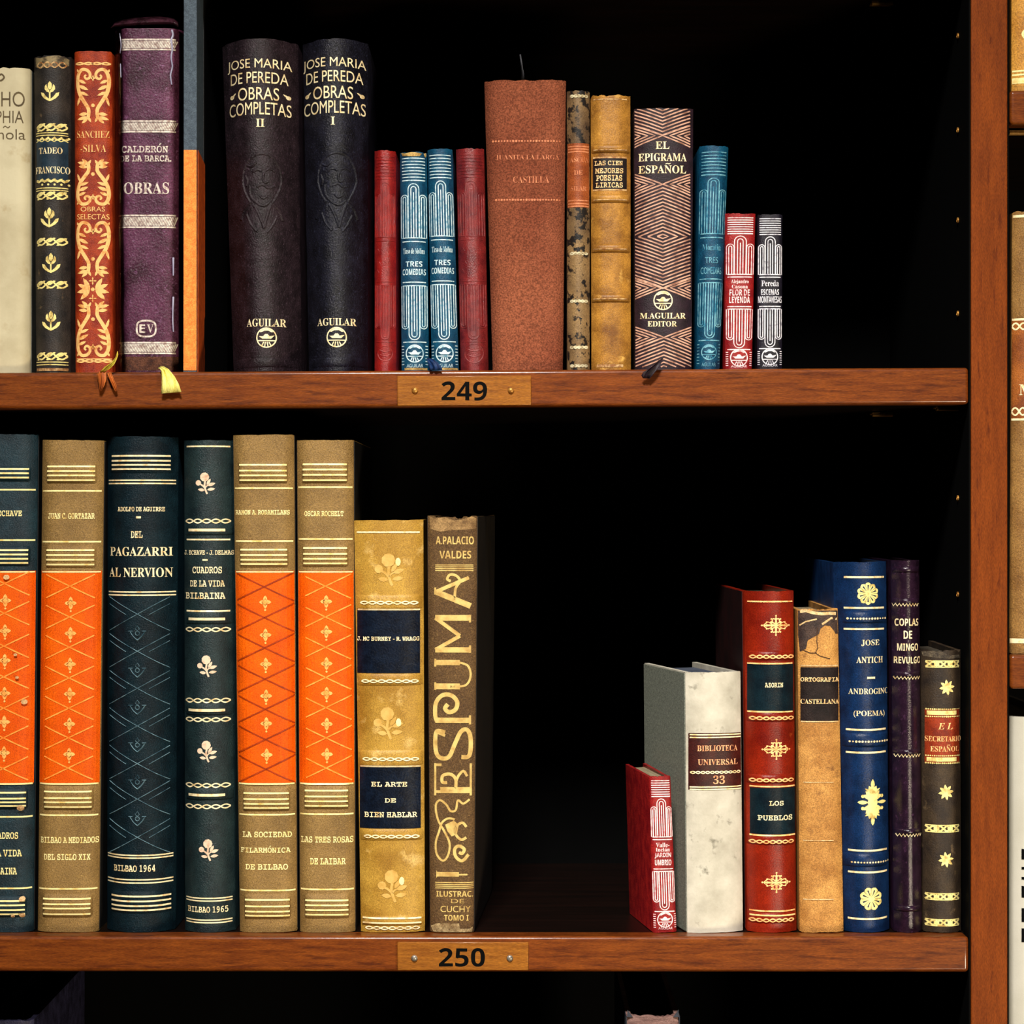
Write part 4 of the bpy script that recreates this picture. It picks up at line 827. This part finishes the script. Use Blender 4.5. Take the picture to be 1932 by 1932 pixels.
# right-hand group, pulled askew so their left covers show
crisol('tiny red book at the left end of the right group, its cover showing', (1225, 1266), (1233, 1278), 1464, 1757, z250, rd, PINK, (('Valle-', .43, .458, .6, 'serif'), ('Inclán', .462, .486, .62, 'serif'), ('JARDIN', .494, .53, .72, 'sansb'), ('UMBRIO', .538, .575, .72, 'sansb')), group_fn=V, small=True, n=5, b=.25, yaw=.14, depth=.07)
gv = mat('grey_vellum', (196, 190, 174), (158, 152, 136), 55, .3, .66, bump=.22, bscale=700, rough=.55, c3=(120, 116, 102), s3=150, lo3=.6, hi3=.74)
gbo = mat('grey_green_board', (142, 146, 130), (106, 110, 100), 700, .34, .66, bump=.3, rough=.75)
b = V('pale grey vellum book with grey-green boards and a dark red label', (1295, 1403), (1299, 1408), 1268, 1757, z250, gv, b=.28, n=3, yaw=.2, depth=.092, wear=.0003, board=(gbo, .001), pages=mat('slate_page_edges', (70, 76, 90), (44, 50, 62), 60, rough=.8))
b.panel(1300, 1405, 1383, 1490, 'title_label', mat('oxblood_label', (66, 20, 14), (44, 12, 10), 160, bump=.3, rough=.42), label='dark red title label')
b.part(Ink().lines(1302, 1404, (1386, 1391, 1484.5, 1489), 2.4), 'gilt_rules', GOLD, .0003)
CG = mat('copper_gold_foil', (236, 170, 124), (190, 116, 76), 300, .34, .54, bump=.1, rough=.42)
b.part(Ink().text('BIBLIOTECA', 1315, 1395, 1406, 1417, 'serif').text('UNIVERSAL', 1316, 1395, 1432, 1443, 'serif').text('33', 1345, 1368, 1463, 1479, 'serif'), 'gilt_lettering', CG, .0003); b.part(Ink().chain(1303, 1402, 1457, 2, 11, 1.8), 'gilt_rules', GOLD, .0003)

ro = mat('russet_leather', (146, 36, 12), (98, 16, 6), 45, .32, .7, bump=.3, rough=.33, c3=(186, 80, 30), s3=50, lo3=.64, hi3=.8)
tl = mat('teal_black_label', (14, 32, 40), (8, 20, 28), 120, bump=.3, rough=.36, spec=.14)
b = V('russet book with two teal-black title labels and gilt medallions', (1407, 1501), (1413, 1507), 1115, 1757, z250, ro, b=.6, n=2.4, yaw=.03, depth=.15, wear=.0004, board=(mat('dark_maroon_board', (44, 8, 8), (30, 6, 6), 60, rough=.5), .008))
for y0, y1 in ((1228, 1246), (1342, 1362), (1461, 1478), (1574, 1594), (1722, 1742)): b.raised(1411, 1504, y0, y1, .0011)
b.panel(1412, 1500, 1254, 1342, 'title_label', tl, .0003, 'upper teal-black title label'); b.panel(1417, 1504, 1487, 1574, 'title_label', tl, .0003, 'lower teal-black title label')
RG = mat('orange_gold_foil', (250, 196, 130), (220, 130, 66), 260, .32, .52, bump=.1, rough=.38)
b.part(Ink().lines(1412, 1498, (1135, 1252, 1343), 2.8).lines(1416, 1503, (1484, 1576, 1719, 1727), 2.8), 'gilt_rules', RG, .0004)
i = Ink()
for y in (1239, 1355, 1472, 1588, 1736): i.chain(1415, 1500, y, 2.8, 7, 2.3)
b.part(i, 'gilt_rules', RG, .0003)
for x, y in ((1464, 1180), (1465, 1414), (1465, 1665)): b.part(Ink().damask(x, y, 29, 20), 'gilt_medallion', RG)
b.part(Ink().text('AZORIN', 1443, 1478, 1288, 1297, 'slabb').text('LOS', 1451, 1479, 1511, 1520, 'slabb').text('PUEBLOS', 1430, 1497, 1538, 1548, 'slabb'), 'gilt_lettering', GOLD, .0005)

ca = mat('cracked_tan_leather', (200, 146, 76), (160, 108, 48), 70, .34, .64, bump=.6, rough=.6, c3=(128, 84, 40), s3=130, lo3=.6, hi3=.74)
bbr = mat('brown_black_label', (40, 30, 28), (24, 18, 18), 120, bump=.5, rough=.5, spec=.14)
b = V('cracked tan book with a torn head and a brown-black label', (1506, 1582), (1510, 1593), 1148, 1757, z250, ca, b=.3, n=3.4, depth=.12, wear=.0012)
b.panel(1511, 1583, 1259, 1361, 'title_label', bbr, label='brown-black title label')
b.part(Ink().poly([(1506, 1152), (1582, 1152), (1583, 1196), (1577, 1196), (1574, 1190), (1566, 1181), (1556, 1180), (1548, 1186), (1545, 1196), (1542, 1186), (1534, 1177), (1527, 1180), (1522, 1192), (1517, 1196), (1524, 1208), (1521, 1224), (1510, 1230), (1506, 1190)]), 'torn_patch', mat('torn_dark_leather', (74, 56, 48), (44, 32, 30), 160, bump=.7, rough=.6), .00015)
lt = mat('torn_paper_edge', (228, 200, 150), (190, 150, 96), 260, bump=.4, rough=.7)
b.part(Ink().stroke([(1510, 1154), (1520, 1152), (1534, 1156), (1550, 1158), (1566, 1157), (1578, 1158)], 6).stroke([(1509, 1180), (1520, 1173), (1532, 1170), (1541, 1168)], 2.6).stroke([(1551, 1178), (1561, 1171), (1569, 1166), (1580, 1168)], 4).lines(1512, 1582, (1256, 1361.5), 2.4).lines(1516, 1573, (1476, 1586, 1697), 1.8), 'torn_edges', lt, .0003)
b.part(Ink().stroke([(1542, 1184), (1541, 1210), (1543, 1222), (1538, 1232), (1548, 1238), (1566, 1243)], 1.6).stroke([(1541, 1232), (1528, 1232), (1514, 1226)], 1.6), 'cracks', mat('dark_crack', (66, 40, 22), bump=0, rough=.8), .0003)
b.part(Ink().text('ORTOGRAFIA', 1511, 1584, 1278, 1286, 'slabb').text('CASTELLANA', 1511, 1584, 1319, 1328, 'serif'), 'gilt_lettering', mat('cream_gold_foil', (244, 214, 160)), .0003)

nb = mat('royal_blue_leather', (16, 46, 88), (8, 28, 58), 90, .34, .68, bump=.4, bscale=1300, rough=.33)
b = V('royal blue book with gilt rosettes and a long medallion', (1577, 1678), (1589, 1684), 1060, 1764, z250, nb, b=.85, n=2.2, depth=.15, wear=.0005)
for y0, y1 in ((1153, 1176), (1383, 1410), (1610, 1636)): b.raised(1592, 1680, y0, y1, .0013)
i = Ink()
for y in (1089, 1147, 1187): i.line(1594, 1672, y, 3.6)
for y in (1377, 1420): i.line(1598, 1676, y, 3.6)
for y in (1605, 1646, 1734): i.line(1602, 1678, y, 3.6)
b.part(i, 'gilt_rules', GOLD); b.part(Ink().dots(1600, 1674, 1167, 2.2, 14).dots(1604, 1678, 1399, 2.2, 14).dots(1608, 1680, 1627, 2.2, 14), 'gilt_dots', GOLD, .0003)
for y, x, r in ((1120, 1638, 20), (1696, 1644, 21)): b.part(Ink().rosette(x, y, r, 8 if y > 1500 else 10), 'gilt_rosette', GOLDY)
b.part(Ink().medallion(1647, 1514, 29, 44), 'gilt_medallion', GOLDY)
b.part(Ink().text('JOSE', 1625, 1661, 1207, 1219, 'serif').text('ANTICH', 1616, 1669, 1239, 1251, 'serif').band(1636, 1652, 1277, 1281).text('ANDROGINO', 1602, 1682, 1299, 1310, 'serif').text('(POEMA)', 1611, 1673, 1341, 1354, 'serif'), 'gilt_lettering', GOLD)

dp = mat('violet_black_leather', (40, 22, 38), (24, 12, 24), 120, bump=.3, rough=.2, spec=.6, c3=(64, 38, 62), s3=500, lo3=.6, hi3=.75)
b = V('slim violet-black book with gilt zigzag rules', (1685, 1738), (1690, 1743), 1057, 1760, z250, dp, b=.95, n=2.1, depth=.14, wear=.0006)
i = Ink()
for y in (1076, 1136, 1274, 1421, 1571, 1716): b.raised(1686, 1741, y-7, y+4, .0011)
for y, x in ((1141, 1685), (1279, 1688), (1426, 1689), (1576, 1692)): i.zig(x, x+50, y, 2.6, 8, 2.4)
b.part(i, 'gilt_zigzag', GOLD, .0003)
b.part(Ink().text('COPLAS', 1690, 1735, 1167, 1181, 'sansb').text('DE', 1705, 1721, 1190, 1205, 'sansb').text('MINGO', 1694, 1734, 1214, 1228, 'sansb').text('REVULGO', 1689, 1740, 1239, 1252, 'sansb'), 'gilt_lettering', GOLD, .0003)

br = mat('dark_brown_calf', (66, 52, 36), (34, 26, 22), 70, .34, .68, bump=.5, rough=.5, c3=(108, 88, 62), s3=120, lo3=.62, hi3=.78)
b = V('dark brown book with gilt stars and a rust label, next to the upright', (1741, 1816), (1746, 1817), 1226, 1758, z250, br, b=.6, n=2.6, depth=.1, wear=.0016, pages=mat('dull_brown_pages', (74, 66, 54), (50, 44, 36), 60, rough=.8))
b.panel(1747, 1813, 1338, 1441, 'title_label', mat('rust_red_label', (150, 52, 20), (112, 32, 12), 120, bump=.4, rough=.5), label='rust red title label')
for y0, y1 in ((1246, 1260), (1556, 1571), (1685, 1699), (1734, 1748)): b.part(Ink().fret(1748, 1812, y0, y1, 5), 'gilt_fret_band', GOLDY)
for x, y in ((1787, 1297), (1785, 1495), (1785, 1622)): b.part(Ink().star(x, y, 13.5), 'gilt_star', GOLDY)
i = Ink()
for y in (1345, 1433): i.band(1750, 1806, y-4, y+4).dots(1749, 1812, y-7, 1.6, 18).dots(1749, 1812, y+7, 1.6, 18)
b.part(i, 'gilt_rules', GOLDY, .0003)
b.part(Ink().text('E L', 1770, 1798, 1364, 1376, 'it').text('SECRETARIO', 1747, 1816, 1389, 1399, 'serif').text('ESPAÑOL', 1756, 1811, 1408, 1418, 'serif'), 'gilt_lettering', RG, .0003)
b.part(Ink().poly([(1741, 1230), (1760, 1228), (1778, 1230), (1790, 1236), (1812, 1236), (1814, 1242), (1790, 1243), (1756, 1240), (1744, 1238)]), 'torn_patch', mat('torn_grey_leather', (100, 88, 70), (56, 48, 40), 200, bump=.7, rough=.7), .0002)

# ------------------------------------------------------------------ books on the lowest shelf, only their heads in view
pk = mat('pinkish_leather', (150, 116, 108), (96, 68, 64), 160, .34, .66, bump=.6, rough=.55, stretch=(.6, 1, 4))
b = Book('book', 'pinkish spine whose head peeps over the bottom edge', (1182, 1282), (1184, 1280), 1916, 2828, z251, pk, b=.2, n=4, set_=.012, depth=.16, pages=DARK, wear=.0008, board=(mat('dark_slate_board', (34, 38, 48), (22, 26, 34), 300, rough=.6), -.001), group='books on the lowest shelf')  # near-black pages: shade at the head put into the colour
for sx, x in ((1, 1183), (-1, 1281)):
    g = Geo(); inv = b.M.inverted(); P = lambda px, y, d: inv @ Vector((PX(px, d), d, PZ(y, d)))
    g.add([P(x, 1919, .0125), P(x+sx*11, 1919, .0125), P(x+sx*1, 1905, .0135), P(x, 1919, .03), P(x+sx*11, 1919, .03), P(x+sx*1, 1905, .03)], [(0,1,2),(3,5,4),(0,3,4,1),(1,4,5,2),(2,5,3,0)]); g.build('board_corner', MATS['dark_slate_board'], b.root)
Book('book', 'dark blue-violet spine at the bottom left corner', (-30, 62), (-28, 60), 1925, 2828, z251, mat('blue_violet_leather', (44, 42, 66), (26, 24, 40), 120, bump=.5, rough=.45), b=.3, n=4, set_=.012, pages=DARK, group='books on the lowest shelf')  # pages near-black here too, their shade painted in

# ------------------------------------------------------------------ books in the bay to the right of the upright
GR = 'books in the bay right of the upright'
zr1 = lambda px: PZ(170); zr2 = lambda px: PZ(1236.5); zr3 = lambda px: PZ(2302)
og2 = mat('honey_vellum', (208, 150, 62), (176, 116, 40), 40, .34, .66, bump=.5, bscale=900, rough=.5)
b = Book('book', 'honey coloured book cut by the right edge, on the upper shelf end', (1911, 2010), (1911, 2010), -160, 166, zr1, og2, b=.3, n=3, set_=.006, depth=.16, wear=.0002, group=GR)
b.part(Ink().lines(1912, 2008, (133, 140), 3.4).band(1912, 2008, 146, 157).ring(1938, 64, 8, 4), 'gilt_rules', PALEG)
ol = mat('olive_brown_leather', (152, 112, 58), (122, 84, 40), 60, .34, .66, bump=.6, bscale=1200, rough=.5)
b = Book('book', 'olive-brown book cut by the right edge, between the reddish shelf ends', (1913, 2020), (1907, 2014), 397, 1222, zr2, ol, b=.35, n=2.8, set_=.008, depth=.18, wear=.001, group=GR)
b.panel(1909, 2016, 600, 790, 'title_label', mat('saddle_label', (166, 94, 34), (120, 60, 20), 60, bump=.5, rough=.5), label='saddle brown title label')
b.part(Ink().lines(1911, 2018, (602, 791), 4).line(1913, 2018, 407, 5).chain(1912, 2016, 615, 6, 8, 3).chain(1911, 2015, 776, 7, 8, 3).band(1908, 2012, 1205, 1214).text('M', 1924, 1950, 725, 745, 'serif'), 'gilt_rules', GOLD, .0003)
wv = mat('white_paper_spine', (190, 186, 174), (176, 172, 158), 30, .3, .7, bump=.1, rough=.65)
b = Book('book', 'white spine with vertical black letters, cut by the right edge', (1908, 2020), (1901, 2013), 1353, 2298, zr3, wv, b=.35, n=3, set_=.012, depth=.18, wear=.0004, group=GR)
i = Ink()
for k, (y0, y1) in enumerate(((1602, 1622), (1636, 1660), (1672, 1694), (1714, 1740), (1752, 1778))): i.band(1928, 1933, y0, y1, 3) if k != 1 else None; i.band(1928, 1958, y0, y0+5); i.band(1928, 1958, y1-5, y1)
b.part(i, 'black_lettering', BLACK)

bpy.data.objects.remove(_to); bpy.data.curves.remove(_cu)
